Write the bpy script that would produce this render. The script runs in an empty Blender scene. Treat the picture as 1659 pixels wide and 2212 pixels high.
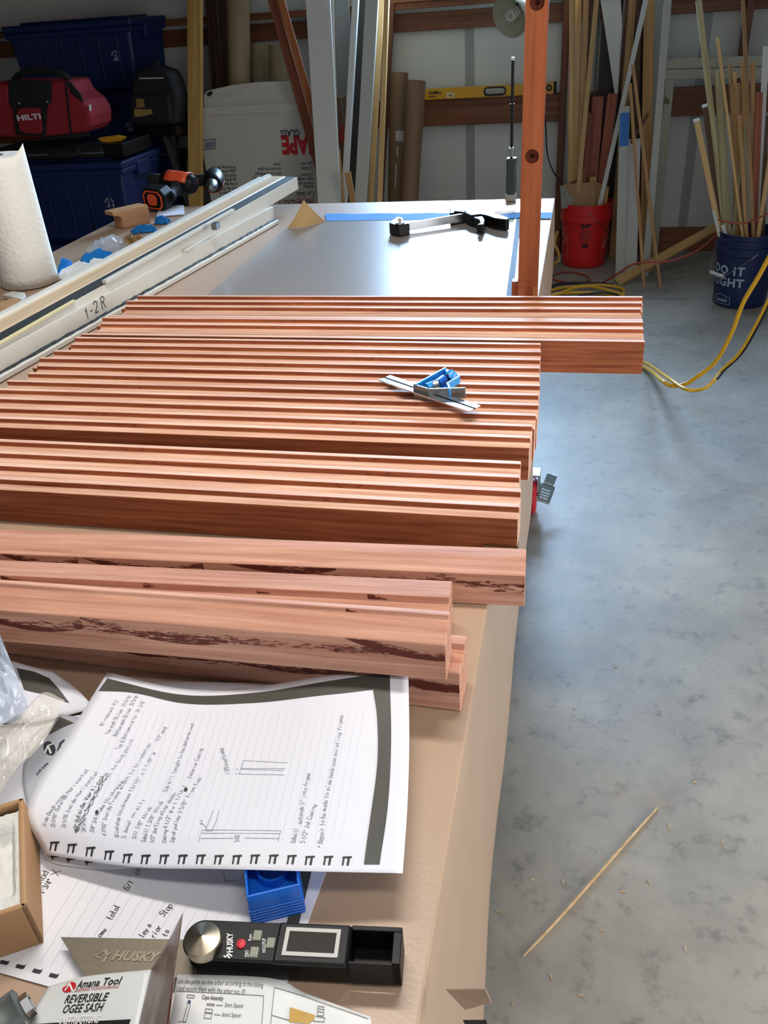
import bpy, math, random
from mathutils import Vector, Matrix, noise
random.seed(4)
SC = bpy.context.scene
COL = SC.collection
# ------------------------------------------------------------------ camera
FPX = 1795.0
CAM = Vector((0, 0, 1.47))
def _d(x, y): return Vector((x - 829.5, y - 1106.0, FPX)).normalized()
AY = _d(1276, -38); AX = -_d(-7740, 631); AX = (AX - AY * AX.dot(AY)).normalized(); AZ = AX.cross(AY)
ROT = Matrix((AX, AY, AZ))                       # camera frame (x right, y down, z ahead) -> world
cam = bpy.data.cameras.new('camera'); cam.sensor_fit = 'HORIZONTAL'; cam.sensor_width = 36; cam.lens = FPX / 1659 * 36
cam.clip_start = 0.02
camo = bpy.data.objects.new('camera', cam); COL.objects.link(camo)
_r = ROT @ Vector((1, 0, 0)); _u = ROT @ Vector((0, -1, 0)); _b = ROT @ Vector((0, 0, -1))
M = Matrix((_r, _u, _b)).transposed().to_4x4(); M.translation = CAM
camo.matrix_world = M
SC.camera = camo
# ------------------------------------------------------------------ world, lights, exposure
w = bpy.data.worlds.new('world'); SC.world = w; w.use_nodes = True
w.node_tree.nodes['Background'].inputs[0].default_value = (0.55, 0.72, 1.0, 1)
w.node_tree.nodes['Background'].inputs[1].default_value = 1.0
SC.view_settings.view_transform = 'Standard'; SC.view_settings.look = 'None'
SC.view_settings.gamma = 1; SC.view_settings.exposure = -0.13; SC.view_settings.use_curve_mapping = False
LAMP1 = (0.38, -0.10, 2.72); LAMP2 = (-0.30, 1.02, 2.80)
P_LAMP1, P_LAMP2, P_WIN1, P_WIN2, P_DOOR, P_SIDE = 10, 24, 255, 62, 15, 44
def area(name, loc, aim, sx, sy, power, color, spread=180):
    l = bpy.data.lights.new(name, 'AREA'); l.shape = 'RECTANGLE'; l.size = sx; l.size_y = sy
    l.energy = power; l.color = color; l.spread = math.radians(spread)
    o = bpy.data.objects.new(name, l); COL.objects.link(o); o.location = loc
    o.rotation_euler = (Vector(aim) - Vector(loc)).to_track_quat('-Z', 'Y').to_euler()
    return o
BLUE = (0.44, 0.68, 1.0)
area('window_daylight', (-0.65, 5.87, 1.98), (-0.63, 4.7, 1.80), 0.95, 1.05, P_WIN1, BLUE, 125)
area('window_daylight', (0.75, 5.87, 2.05), (0.75, 4.7, 1.80), 1.30, 0.95, P_WIN2, BLUE, 130)
area('door_daylight', (1.1, -3.75, 1.2), (0.9, 0, 0.9), 2.6, 2.0, P_DOOR, (0.92, 0.96, 1.0), 140)
area('side_door_daylight', (3.25, 0.2, 1.2), (0, 0.6, 0.7), 2.6, 2.0, P_SIDE, (1.0, 0.96, 0.90), 100)
# ------------------------------------------------------------------ helpers
def ray(px, py): return ROT @ Vector((px - 829.5, py - 1106.0, FPX))
def atz(px, py, z): r = ray(px, py); return CAM + r * ((z - CAM.z) / r.z)
def aty(px, py, y): r = ray(px, py); return CAM + r * ((y - CAM.y) / r.y)
def atx(px, py, x): r = ray(px, py); return CAM + r * ((x - CAM.x) / r.x)
RT = ROT.transposed()
def proj(p): q = RT @ (Vector(p) - CAM); return (829.5 + FPX * q.x / q.z, 1106.0 + FPX * q.y / q.z)
def ppm(p): return FPX / (RT @ (Vector(p) - CAM)).z          # pixels per metre there
def S(h):
    h = h.lstrip('#'); c = [int(h[i:i + 2], 16) / 255 for i in (0, 2, 4)]
    return tuple([(x / 12.92 if x <= 0.04045 else ((x + 0.055) / 1.055) ** 2.4) for x in c] + [1.0])
def material(name):
    m = bpy.data.materials.new(name); m.use_nodes = True
    nt = m.node_tree; return m, nt, nt.nodes['Principled BSDF']
def N(nt, t, **kw):
    n = nt.nodes.new(t)
    for k, v in kw.items(): setattr(n, k, v)
    return n
def plain(name, col, rough=0.5, metal=0, var=0.08, scale=30, bump=0.0, spec=0.5, bscale=None, stretch=(1, 1, 1), detail=4):
    m, nt, b = material(name)
    tc = N(nt, 'ShaderNodeTexCoord'); mp = N(nt, 'ShaderNodeMapping'); mp.inputs['Scale'].default_value = stretch
    nz = N(nt, 'ShaderNodeTexNoise'); nz.inputs['Scale'].default_value = scale; nz.inputs['Detail'].default_value = detail
    nt.links.new(tc.outputs['Object'], mp.inputs[0]); nt.links.new(mp.outputs[0], nz.inputs['Vector'])
    mx = N(nt, 'ShaderNodeMix', data_type='RGBA'); c = S(col)
    mx.inputs[6].default_value = tuple([x * (1 - var) for x in c[:3]] + [1]); mx.inputs[7].default_value = tuple([min(1, x * (1 + var)) for x in c[:3]] + [1])
    nt.links.new(nz.outputs[0], mx.inputs[0]); nt.links.new(mx.outputs[2], b.inputs['Base Color'])
    b.inputs['Roughness'].default_value = rough; b.inputs['Metallic'].default_value = metal; b.inputs['Specular IOR Level'].default_value = spec
    if bump:
        n2 = nz
        if bscale:
            n2 = N(nt, 'ShaderNodeTexNoise'); n2.inputs['Scale'].default_value = bscale; n2.inputs['Detail'].default_value = 3
            nt.links.new(mp.outputs[0], n2.inputs['Vector'])
        bp = N(nt, 'ShaderNodeBump'); bp.inputs['Strength'].default_value = bump; bp.inputs['Distance'].default_value = 0.002
        nt.links.new(n2.outputs[0], bp.inputs['Height']); nt.links.new(bp.outputs[0], b.inputs['Normal'])
    return m
def wood(name, c1, c2, axis='x', scale=1.0, rough=0.5, burn=0.0, spec=0.35, hue=0.12):
    """grain that runs along one local axis, with a tone of its own for every piece"""
    m, nt, b = material(name)
    tc = N(nt, 'ShaderNodeTexCoord'); oi = N(nt, 'ShaderNodeObjectInfo')
    mp = N(nt, 'ShaderNodeMapping'); s = {'x': (0.9, 22, 22), 'z': (22, 22, 0.9), 'y': (22, 0.9, 22)}[axis]
    mp.inputs['Scale'].default_value = tuple(v * scale for v in s)
    ad = N(nt, 'ShaderNodeVectorMath', operation='MULTIPLY_ADD'); ad.inputs[1].default_value = (1, 1, 1)
    cm = N(nt, 'ShaderNodeCombineXYZ'); ml = N(nt, 'ShaderNodeMath', operation='MULTIPLY'); ml.inputs[1].default_value = 37
    nt.links.new(oi.outputs['Random'], ml.inputs[0])
    for k in range(3): nt.links.new(ml.outputs[0], cm.inputs[k])
    nt.links.new(tc.outputs['Object'], ad.inputs[0]); nt.links.new(cm.outputs[0], ad.inputs[2]); nt.links.new(ad.outputs[0], mp.inputs[0])
    nz = N(nt, 'ShaderNodeTexNoise'); nz.inputs['Scale'].default_value = 3; nz.inputs['Detail'].default_value = 6; nz.inputs['Roughness'].default_value = 0.62; nz.inputs['Distortion'].default_value = 0.4
    nt.links.new(mp.outputs[0], nz.inputs['Vector'])
    rp = N(nt, 'ShaderNodeValToRGB'); rp.color_ramp.elements[0].position = 0.3; rp.color_ramp.elements[1].position = 0.68
    rp.color_ramp.elements[0].color = S(c1); rp.color_ramp.elements[1].color = S(c2)
    nt.links.new(nz.outputs[0], rp.inputs[0])
    hs = N(nt, 'ShaderNodeHueSaturation'); mr = N(nt, 'ShaderNodeMapRange'); mr.inputs[3].default_value = 1 - hue; mr.inputs[4].default_value = 1 + hue
    nt.links.new(oi.outputs['Random'], mr.inputs[0]); nt.links.new(mr.outputs[0], hs.inputs['Value']); nt.links.new(rp.outputs[0], hs.inputs['Color'])
    out = hs.outputs[0]
    if burn:
        # saw burns: shallow arcs left by the blade, plus a streaky line, broken up along the grain; front face only
        def MA(op, x, y=None, z=None):
            n = N(nt, 'ShaderNodeMath', operation=op)
            for i, v in enumerate((x, y, z)):
                if v is None: continue
                if isinstance(v, (int, float)): n.inputs[i].default_value = v
                else: nt.links.new(v, n.inputs[i])
            return n.outputs[0]
        def SM(x, lo, hi): 
            n = N(nt, 'ShaderNodeMapRange', interpolation_type='SMOOTHSTEP'); nt.links.new(x, n.inputs[0]); n.inputs[1].default_value = lo; n.inputs[2].default_value = hi; return n.outputs[0]
        def NZ(sc, detail, rough_=.6):
            mp_ = N(nt, 'ShaderNodeMapping'); mp_.inputs['Scale'].default_value = sc; nt.links.new(ad.outputs[0], mp_.inputs[0])
            n = N(nt, 'ShaderNodeTexNoise'); n.inputs['Scale'].default_value = 1; n.inputs['Detail'].default_value = detail; n.inputs['Roughness'].default_value = rough_
            nt.links.new(mp_.outputs[0], n.inputs['Vector']); return n.outputs[0]
        so_ = N(nt, 'ShaderNodeSeparateXYZ'); nt.links.new(tc.outputs['Object'], so_.inputs[0]); X_, Z_ = so_.outputs[0], so_.outputs[2]
        u_ = MA('ADD', MA('MULTIPLY', X_, 7.5), MA('ADD', ml.outputs[0], MA('MULTIPLY', NZ((3, 0, 0), 1), 1.2)))
        fr_ = MA('SUBTRACT', MA('FRACT', u_), .62); cell = MA('FLOOR', u_)
        wn = N(nt, 'ShaderNodeTexWhiteNoise', noise_dimensions='1D'); nt.links.new(cell, wn.inputs['W']); rnd_ = wn.outputs[0]
        zb_ = MA('ADD', MA('MULTIPLY', MA('MULTIPLY', fr_, fr_), .055), MA('ADD', .012, MA('MULTIPLY', rnd_, .020)))
        dz_ = MA('SUBTRACT', Z_, zb_)
        arc_ = MA('MULTIPLY', SM(dz_, 0.0, .0006), MA('SUBTRACT', 1.0, SM(dz_, .003, .017)))
        arc_ = MA('MULTIPLY', arc_, SM(rnd_, .15, .30))
        lin_ = MA('MULTIPLY', MA('SUBTRACT', 1.0, SM(MA('ABSOLUTE', MA('SUBTRACT', Z_, MA('ADD', .021, MA('MULTIPLY', NZ((5, 0, 0), 1), .012)))), .0012, .008)), .68)
        env_ = MA('MAXIMUM', arc_, lin_)
        st_ = NZ((80, 520, 520), 4, .75)
        blot_ = NZ((9, 60, 60), 2)
        thr_ = MA('SUBTRACT', .70, MA('MULTIPLY', env_, MA('ADD', -.02, MA('MULTIPLY', blot_, .74))))
        msk = SM(MA('SUBTRACT', st_, thr_), -.03, .07)
        ge = N(nt, 'ShaderNodeNewGeometry'); vt = N(nt, 'ShaderNodeVectorTransform', vector_type='NORMAL', convert_from='WORLD', convert_to='OBJECT')
        sx = N(nt, 'ShaderNodeSeparateXYZ'); nt.links.new(ge.outputs['True Normal'], vt.inputs[0]); nt.links.new(vt.outputs[0], sx.inputs[0])
        lt = N(nt, 'ShaderNodeMath', operation='LESS_THAN'); lt.inputs[1].default_value = -0.8; nt.links.new(sx.outputs[1], lt.inputs[0])
        m4 = N(nt, 'ShaderNodeMath', operation='MULTIPLY'); nt.links.new(MA('MULTIPLY', msk, burn), m4.inputs[0]); nt.links.new(lt.outputs[0], m4.inputs[1])
        mb = N(nt, 'ShaderNodeMix', data_type='RGBA'); mb.inputs[7].default_value = S('561d12')
        nt.links.new(m4.outputs[0], mb.inputs[0]); nt.links.new(out, mb.inputs[6]); out = mb.outputs[2]
    nt.links.new(out, b.inputs['Base Color'])
    b.inputs['Roughness'].default_value = rough; b.inputs['Specular IOR Level'].default_value = spec
    bp = N(nt, 'ShaderNodeBump'); bp.inputs['Strength'].default_value = 0.12; bp.inputs['Distance'].default_value = 0.001
    nt.links.new(nz.outputs[0], bp.inputs['Height']); nt.links.new(bp.outputs[0], b.inputs['Normal'])
    return m
def film(name, col, alpha, rough=0.15):
    m, nt, b = material(name)
    b.inputs['Base Color'].default_value = S(col); b.inputs['Roughness'].default_value = rough; b.inputs['Specular IOR Level'].default_value = 0.8
    tr = N(nt, 'ShaderNodeBsdfTransparent'); mx = N(nt, 'ShaderNodeMixShader'); mx.inputs[0].default_value = alpha
    nt.links.new(tr.outputs[0], mx.inputs[1]); nt.links.new(b.outputs[0], mx.inputs[2])
    nt.links.new(mx.outputs[0], nt.nodes['Material Output'].inputs[0])
    return m
def emit(name, col, st):
    m, nt, b = material(name); b.inputs['Emission Color'].default_value = S(col); b.inputs['Emission Strength'].default_value = st
    b.inputs['Base Color'].default_value = S(col); return m

class MB:
    def __init__(s): s.v = []; s.f = []
    def add(s, vs, fs):
        o = len(s.v); s.v += [Vector(v) for v in vs]; s.f += [tuple(i + o for i in f) for f in fs]; return s
    def box(s, x0, x1, y0, y1, z0, z1):
        return s.add([(x0, y0, z0), (x1, y0, z0), (x1, y1, z0), (x0, y1, z0), (x0, y0, z1), (x1, y0, z1), (x1, y1, z1), (x0, y1, z1)],
                     [(0, 3, 2, 1), (4, 5, 6, 7), (0, 1, 5, 4), (1, 2, 6, 5), (2, 3, 7, 6), (3, 0, 4, 7)])
    def prism(s, prof, a0, a1, axis='x'):
        """closed outline (2-D, counter-clockwise seen from +axis) pushed along an axis"""
        k = len(prof)
        def pt(a, p): return {'x': (a, p[0], p[1]), 'y': (p[1], a, p[0]), 'z': (p[0], p[1], a)}[axis]
        vs = [pt(a0, p) for p in prof] + [pt(a1, p) for p in prof]
        fs = [tuple(reversed(range(k))), tuple(range(k, 2 * k))] + [(i, (i + 1) % k, k + (i + 1) % k, k + i) for i in range(k)]
        return s.add(vs, fs)
    def slab(s, pts, d):
        """closed outline of 3-D points pushed along vector d"""
        k = len(pts); d = Vector(d); p = [Vector(q) for q in pts]
        return s.add(p + [q + d for q in p], [tuple(range(k)), tuple(reversed(range(k, 2 * k)))] + [(i, k + i, k + (i + 1) % k, (i + 1) % k) for i in range(k)])
    def tube(s, pts, r, seg=8, cap=True):
        pts = [Vector(p) for p in pts]; n = len(pts); vs = []; up = None
        for i, p in enumerate(pts):
            t = (pts[min(i + 1, n - 1)] - pts[max(i - 1, 0)]).normalized()
            if up is None: up = t.orthogonal().normalized()
            up = (up - t * up.dot(t)).normalized(); sd = t.cross(up)
            rr = r[i] if isinstance(r, (list, tuple)) else r
            for k in range(seg):
                a = 2 * math.pi * k / seg; vs.append(p + (up * math.cos(a) + sd * math.sin(a)) * rr)
        fs = [(i * seg + k, i * seg + (k + 1) % seg, (i + 1) * seg + (k + 1) % seg, (i + 1) * seg + k) for i in range(n - 1) for k in range(seg)]
        if cap: fs += [tuple(reversed(range(seg))), tuple(range((n - 1) * seg, n * seg))]
        return s.add(vs, fs)
    def lathe(s, prof, seg=28, mat=None):
        vs = []; k = len(prof)
        for r, z in prof:
            for i in range(seg):
                a = 2 * math.pi * i / seg; p = Vector((r * math.cos(a), r * math.sin(a), z)); vs.append(mat @ p if mat else p)
        fs = [(j * seg + i, j * seg + (i + 1) % seg, (j + 1) * seg + (i + 1) % seg, (j + 1) * seg + i) for j in range(k - 1) for i in range(seg)]
        return s.add(vs, fs)
    def grid(s, fn, nu, nv):
        vs = [fn(i / nu, j / nv) for j in range(nv + 1) for i in range(nu + 1)]
        return s.add(vs, [(j * (nu + 1) + i, j * (nu + 1) + i + 1, (j + 1) * (nu + 1) + i + 1, (j + 1) * (nu + 1) + i) for j in range(nv) for i in range(nu)])
    def xf(s, m): s.v = [m @ v for v in s.v]; return s
    def build(s, name, mat, parent=None, world=True, loc=None, rot=None, smooth=False, bevel=0, solid=0, seg=2):
        if parent is not None and world:
            m = Matrix.Identity(4); p = parent
            while p is not None: m = p.matrix_basis @ m; p = p.parent
            m = m.inverted(); vs = [m @ v for v in s.v]
        elif loc is not None and world:
            b = Matrix.Translation(loc) @ (rot.to_4x4() if rot else Matrix.Identity(4)); m = b.inverted(); vs = [m @ v for v in s.v]
        else: vs = s.v
        me = bpy.data.meshes.new(name); me.from_pydata([tuple(v) for v in vs], [], s.f); me.update()
        if mat: me.materials.append(mat)
        if smooth:
            me.polygons.foreach_set('use_smooth', [True] * len(me.polygons))
            me.set_sharp_from_angle(angle=math.radians(40))
        o = bpy.data.objects.new(name, me); COL.objects.link(o)
        if loc is not None:
            o.location = loc
            if rot: o.rotation_euler = rot.to_3x3().to_euler()
        if parent is not None: o.parent = parent
        if bevel:
            bm = o.modifiers.new('bevel', 'BEVEL'); bm.width = bevel; bm.segments = seg; bm.limit_method = 'ANGLE'; bm.angle_limit = math.radians(35)
        if solid:
            sm = o.modifiers.new('solid', 'SOLIDIFY'); sm.thickness = solid; sm.offset = -1
        return o
def tag(o, label, cat, group=None):
    o['label'] = label; o['category'] = cat
    if group: o['group'] = group
    return o
def thing(name, label, cat, loc=(0, 0, 0), rot=None, group=None):
    o = bpy.data.objects.new(name, None); COL.objects.link(o); o.location = loc; o.empty_display_size = 0.05
    if rot is not None: o.rotation_euler = rot.to_3x3().to_euler()
    return tag(o, label, cat, group)
def struct(o): o['kind'] = 'structure'; return o
def frame(p, zdir, xhint=(1, 0, 0)):
    z = Vector(zdir).normalized(); x = Vector(xhint); x = (x - z * x.dot(z)).normalized(); y = z.cross(x)
    m = Matrix((x, y, z)).transposed().to_4x4(); m.translation = Vector(p); return m
def along(p, x, zhint=(0, 0, 1)):
    x = Vector(x).normalized(); z = Vector(zhint); z = (z - x * z.dot(x)).normalized(); y = z.cross(x)
    m = Matrix((x, y, z)).transposed().to_4x4(); m.translation = Vector(p); return m
def spline(pts, n=8):
    P = [Vector(p) for p in pts]; out = []
    for i in range(len(P) - 1):
        a, b, c, d = P[max(i - 1, 0)], P[i], P[i + 1], P[min(i + 2, len(P) - 1)]
        for k in range(n):
            t = k / n; out.append(0.5 * ((2 * b) + (c - a) * t + (2 * a - 5 * b + 4 * c - d) * t * t + (3 * b - a - 3 * c + d) * t ** 3))
    return out + [P[-1]]
def cr(pts, t):
    n = len(pts) - 1; x = t * n; i = max(0, min(int(x), n - 1)); t = x - i
    a, b, c, d = pts[max(i - 1, 0)], pts[i], pts[i + 1], pts[min(i + 2, n)]
    if i == 0: a = 2 * b - c
    if i == n - 1: d = 2 * c - b
    return 0.5 * ((2 * b) + (c - a) * t + (2 * a - 5 * b + 4 * c - d) * t * t + (3 * b - a - 3 * c + d) * t ** 3)
class Patch:
    """a bent sheet spanned by four edge curves; edges run bottom/top left-to-right and left/right bottom-to-top"""
    def __init__(s, bot, top, lef, rig):
        c = lambda q: [p if isinstance(p, Vector) else atz(*p) for p in q]
        s.b, s.t, s.l, s.r = c(bot), c(top), c(lef), c(rig); s.tab = None
    def at(s, u, w):
        b, t, l, r = cr(s.b, u), cr(s.t, u), cr(s.l, w), cr(s.r, w)
        return b * (1 - w) + t * w + l * (1 - u) + r * u - (s.b[0] * (1 - u) * (1 - w) + s.b[-1] * u * (1 - w) + s.t[0] * (1 - u) * w + s.t[-1] * u * w)
    def nor(s, u, w):
        e = 0.004; return (s.at(u + e, w) - s.at(u - e, w)).cross(s.at(u, w + e) - s.at(u, w - e)).normalized()
    def off(s, u, w, d=0.0004): return s.at(u, w) + s.nor(u, w) * d
    def inv(s, px, py):
        if s.tab is None: s.tab = [(i / 30, j / 30, *proj(s.at(i / 30, j / 30))) for i in range(31) for j in range(31)]
        u, w, _, _ = min(s.tab, key=lambda q: (q[2] - px) ** 2 + (q[3] - py) ** 2)
        for _ in range(4):
            x, y = proj(s.at(u, w)); xu, yu = proj(s.at(u + .01, w)); xw, yw = proj(s.at(u, w + .01))
            a, b_, c_, d_ = (xu - x) / .01, (xw - x) / .01, (yu - y) / .01, (yw - y) / .01; det = a * d_ - b_ * c_
            if abs(det) < 1e-6: break
            ex, ey = px - x, py - y; u = min(max(u + (d_ * ex - b_ * ey) / det, -.15), 1.15); w = min(max(w + (a * ey - c_ * ex) / det, -.15), 1.15)
        return u, w
    def pt(s, px, py, d=0.0004): u, w = s.inv(px, py); return s.off(u, w, d)
    def strip(s, mb, A, B, n=24, d=0.0004):
        """printed band between two pixel outlines"""
        a = [Vector((*s.inv(*p), 0)) for p in A]; b = [Vector((*s.inv(*p), 0)) for p in B]
        def fn(u, v): q = cr(a, u) * (1 - v) + cr(b, u) * v; return s.off(q.x, q.y, d)
        return mb.grid(fn, n, 2)
    def line(s, mb, A, wid, d=0.0005):
        a = [s.pt(*p, d) for p in A]; return ribbon(mb, a, wid, s.nor(*s.inv(*A[0])))
def ribbon(mb, pts, wid, nrm):
    for p, q in zip(pts, pts[1:]):
        t = (q - p)
        if t.length < 1e-7: continue
        sd = nrm.cross(t.normalized()) * wid / 2; e = t.normalized() * wid * 0.3
        mb.add([p - sd - e, q - sd + e, q + sd + e, p + sd - e], [(0, 1, 2, 3)])
    return mb
HAND = {k: [[(int(q[0]), -2 if q[1] == 'a' else -1 if q[1] == 'b' else int(q[1])) for q in st.split()] for st in v.split('|')] for k, v in {
 'a': '34 14 03 01 10 30 41 44 41 40', 'b': '07 00 30 41 43 34 14 02', 'c': '43 34 14 03 01 10 30 41', 'd': '47 40 10 01 03 14 34 42', 'e': '02 42 43 34 14 03 01 10 30 41',
 'f': '36 27 16 10|04 34', 'g': '43 34 14 03 01 10 30 41 44 4b 3a 1a', 'h': '07 00|03 14 34 43 40', 'i': '14 10|16 17', 'k': '07 00|34 02 30', 'l': '17 11 20', 'm': '04 00|03 14 23 20|23 34 43 40',
 'n': '04 00|03 14 34 43 40', 'o': '14 03 01 10 30 41 43 34 14', 'p': '04 0a|03 14 34 43 41 30 10 01', 'r': '04 00|02 14 34', 's': '43 34 14 03 12 32 41 30 10 01', 't': '17 11 20 30|04 34',
 'u': '04 01 10 30 41|44 40', 'v': '04 20 44', 'w': '04 10 23 30 44', 'x': '04 40|00 44', 'y': '04 20|44 0a', 'z': '04 44 00 40', 'W': '07 10 24 30 47', 'T': '07 47|27 20', 'B': '00 07 37 46 45 34 04|34 43 41 30 00',
 'S': '46 37 17 06 05 14 34 43 41 30 10 01', 'O': '17 06 01 10 30 41 46 37 17', 'I': '17 37|27 20|10 30', 'H': '07 00|47 40|04 44', 'V': '07 20 47', 'F': '47 07 00|04 34', 'E': '47 07 00 40|04 34',
 'R': '00 07 37 46 45 34 04|24 40', 'X': '07 40|00 47', 'C': '46 37 17 06 01 10 30 41', 'G': '46 37 17 06 01 10 30 41 43 23', '0': '17 06 01 10 30 41 46 37 17', '1': '15 27 20', '2': '06 17 37 46 44 00 40',
 '3': '06 17 37 46 45 34 24|34 43 41 30 10 01', '4': '37 02 42|37 30', '5': '47 07 04 34 43 41 30 10 01', '6': '46 37 17 06 01 10 30 41 43 34 14 03', '7': '07 47 10', '8': '14 05 06 17 37 46 45 34 14 03 01 10 30 41 43 34',
 '9': '44 34 14 05 06 17 37 46 41 30 10', '/': '00 47', '-': '13 33', '"': '15 17|35 37', '.': '10 20', '*': '14 36|16 34|24 26', '&': '40 15 17 36 12 01 10 30 42', 'P': '00 07 37 46 45 34 04', "'": '15 27', '(': '37 16 11 30'}.items()}
def handwrite(mb, patch, text, p0, p1, h=0.0036, wid=0.00034, fit=True):
    a = patch.at(*patch.inv(*p0)); b = patch.at(*patch.inv(*p1)); nrm = patch.nor(*patch.inv((p0[0] + p1[0]) / 2, (p0[1] + p1[1]) / 2))
    ua, ub = Vector(patch.inv(*p0)), Vector(patch.inv(*p1))
    adv = [3.2 if ch == ' ' else 5.4 for ch in text]; W = sum(adv); L = (b - a).length; kx = L / W; ky = h / 7
    vdir = nrm.cross((b - a).normalized())
    x = 0
    rnd = random.Random(text)
    for ch, ad in zip(text, adv):
        jy = rnd.uniform(-.25, .25); js = rnd.uniform(.88, 1.1)
        for st in HAND.get(ch, []):
            pts = []
            for gx, gy in st:
                t = (x + gx * 0.95 + gy * 0.12) / W; q = ua + (ub - ua) * t
                base = patch.at(q.x, q.y) + nrm * 0.0005
                pts.append(base + vdir * (gy * js + jy) * ky)
            ribbon(mb, pts, wid, nrm)
        x += ad
    return mb
def text2d(s, size=1.0, bold=0.0, shear=0.0, space=1.0, align='LEFT', line=1.0):
    cu = bpy.data.curves.new('lettering', 'FONT'); cu.body = s; cu.size = size; cu.offset = bold; cu.shear = shear
    cu.space_character = space; cu.align_x = align; cu.resolution_u = 2; cu.space_line = line
    o = bpy.data.objects.new('lettering', cu); me = o.to_mesh()
    vs = [(v.co.x, v.co.y) for v in me.vertices]; fs = [tuple(p.vertices) for p in me.polygons]
    o.to_mesh_clear(); bpy.data.objects.remove(o); bpy.data.curves.remove(cu)
    return vs, fs
def letters(mb, s, fn, **kw):
    vs, fs = text2d(s, **kw); return mb.add([fn(x, y) for x, y in vs], fs)
def letters_fit(mb, patch, s, p0, p1, h, **kw):
    """print between two pixels on a patch, cap height h metres"""
    vs, fs = text2d(s, size=1.0, **kw); x0 = min(v[0] for v in vs); x1 = max(v[0] for v in vs)
    ua, ub = Vector(patch.inv(*p0)), Vector(patch.inv(*p1)); a, b = patch.at(*ua), patch.at(*ub)
    nrm = patch.nor(*((ua + ub) / 2)); vd = nrm.cross((b - a).normalized())
    def fn(x, y): q = ua + (ub - ua) * ((x - x0) / (x1 - x0)); return patch.at(q.x, q.y) + nrm * 0.0005 + vd * y * h / 0.69
    return mb.add([fn(*v) for v in vs], fs)
def cyl_map(c, r, z0, a0, tilt=0.0, rtop=None, zb=None, zt=None, rb=None):
    """wrap (x, y) round an upright cone: a0 the angle of the text centre"""
    def fn(x, y):
        z = z0 + y; rr = r if rtop is None else rb + (rtop - rb) * (z - zb) / (zt - zb)
        a = a0 + x / rr; return Vector((c[0] + (rr + .0012) * math.cos(a), c[1] + (rr + .0012) * math.sin(a), z))
    return fn
ORD = ['first', 'second', 'third', 'fourth', 'fifth', 'sixth', 'seventh', 'eighth', 'ninth', 'tenth', 'eleventh']

# ------------------------------------------------------------------ materials
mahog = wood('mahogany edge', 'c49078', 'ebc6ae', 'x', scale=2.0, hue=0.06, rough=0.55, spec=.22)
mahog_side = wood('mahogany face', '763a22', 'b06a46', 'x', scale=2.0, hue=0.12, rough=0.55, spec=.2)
mahog_face = wood('mahogany rails', 'a9735c', 'cf9e86', 'x', scale=2.0, hue=0.05, burn=0.95, rough=0.58, spec=.22)
mahog_up = wood('mahogany upright', '7c3c22', '985632', 'z', hue=0.04, spec=.2)
mahog_z = wood('mahogany scrap', '7c3a24', 'a55a3c', 'z', hue=0.2)
pine_z = wood('pine', 'b98c50', 'dcb67c', 'z', hue=0.12, scale=0.8)
pine_y = wood('pine strip', 'b98c50', 'dcb67c', 'z', hue=0.08)
oak_z = wood('brown stick', '97693c', 'c59a64', 'z', hue=0.2)
grey_z = wood('weathered stick', '8f8460', 'c2b68c', 'z', hue=0.12, rough=0.8)
darkw_z = wood('dark stick', '3f2a1c', '6a4a30', 'z', hue=0.15)
white_z = plain('white painted board', 'd2d0c6', 0.5, var=0.07, scale=9, stretch=(1, 1, .15))
white_g = plain('grey white board', 'b8b6ab', 0.5, var=0.08, scale=9, stretch=(1, 1, .15))
girt_m = wood('stained girt', '5e3420', '8a5434', 'x', scale=0.6, hue=0.08)
post_m = wood('stained post', '58301e', '7c4a2e', 'z', scale=0.6, hue=0.08)
paper_m = plain('white paper', 'dfe1ea', 0.6, var=0.015, scale=60, bump=0.05, bscale=400, spec=0.3)
ink_m = plain('grey ink', '7b7e86', 0.7, var=0.1)
inkd_m = plain('black ink', '24262c', 0.6, var=0.1)
rule_m = plain('faint blue rule', 'c3c9d8', 0.7, var=0.03)
toner_m = plain('dark toner band', '45453f', 0.5, var=0.22, scale=90, stretch=(1, .1, 1))
kraft_m = plain('kraft paper', 'ad937c', 0.38, var=0.10, scale=9, bump=0.10, bscale=260, spec=0.55)
kraft_s = plain('glossy brown sheet', '938c86', 0.26, var=0.06, scale=6, bump=0.16, bscale=7, spec=0.6)
blue_tape = plain('blue tape', '2278bb', 0.75, var=0.12, scale=14, spec=.12)
black_pl = plain('black plastic', '0b0b0c', 0.42, var=0.2, scale=60, spec=.25)
black_rb = plain('black rubber', '161616', 0.7, var=0.15)
steel_m = plain('steel', 'c4c8cc', 0.28, 1.0, var=0.08, scale=40, stretch=(1, 20, 1))
steel_d = plain('dull steel', '8c8f8d', 0.42, 1.0, var=0.12, scale=50)
zinc_m = plain('zinc plate', 'a9b4b4', 0.35, 1.0, var=0.12, scale=40)
card_m = plain('brown cardboard', 'a9825a', 0.8, var=0.06, scale=20)
cardw_m = plain('white cardboard', 'c3beb0', 0.75, var=0.04, scale=8)
tube_m = plain('cardboard tube', '7d5f42', 0.6, var=0.08, scale=12)
tubel_m = plain('pale cardboard tube', '97835f', 0.65, var=0.06, scale=12)
white_m = plain('white print', 'e8e8e6', 0.55, var=0.02)
red_m = plain('red print', 'c22028', 0.5, var=0.05)
blue_p = plain('blue plastic', '1468d0', 0.32, var=0.06, scale=20)
blue_h = plain('blue enamel', '2f95dc', 0.35, var=0.05)
orange_m = plain('orange plastic', 'd9512c', 0.4, var=0.08)
navy_m = plain('navy plastic', '15234f', 0.38, var=0.12, scale=12)
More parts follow.
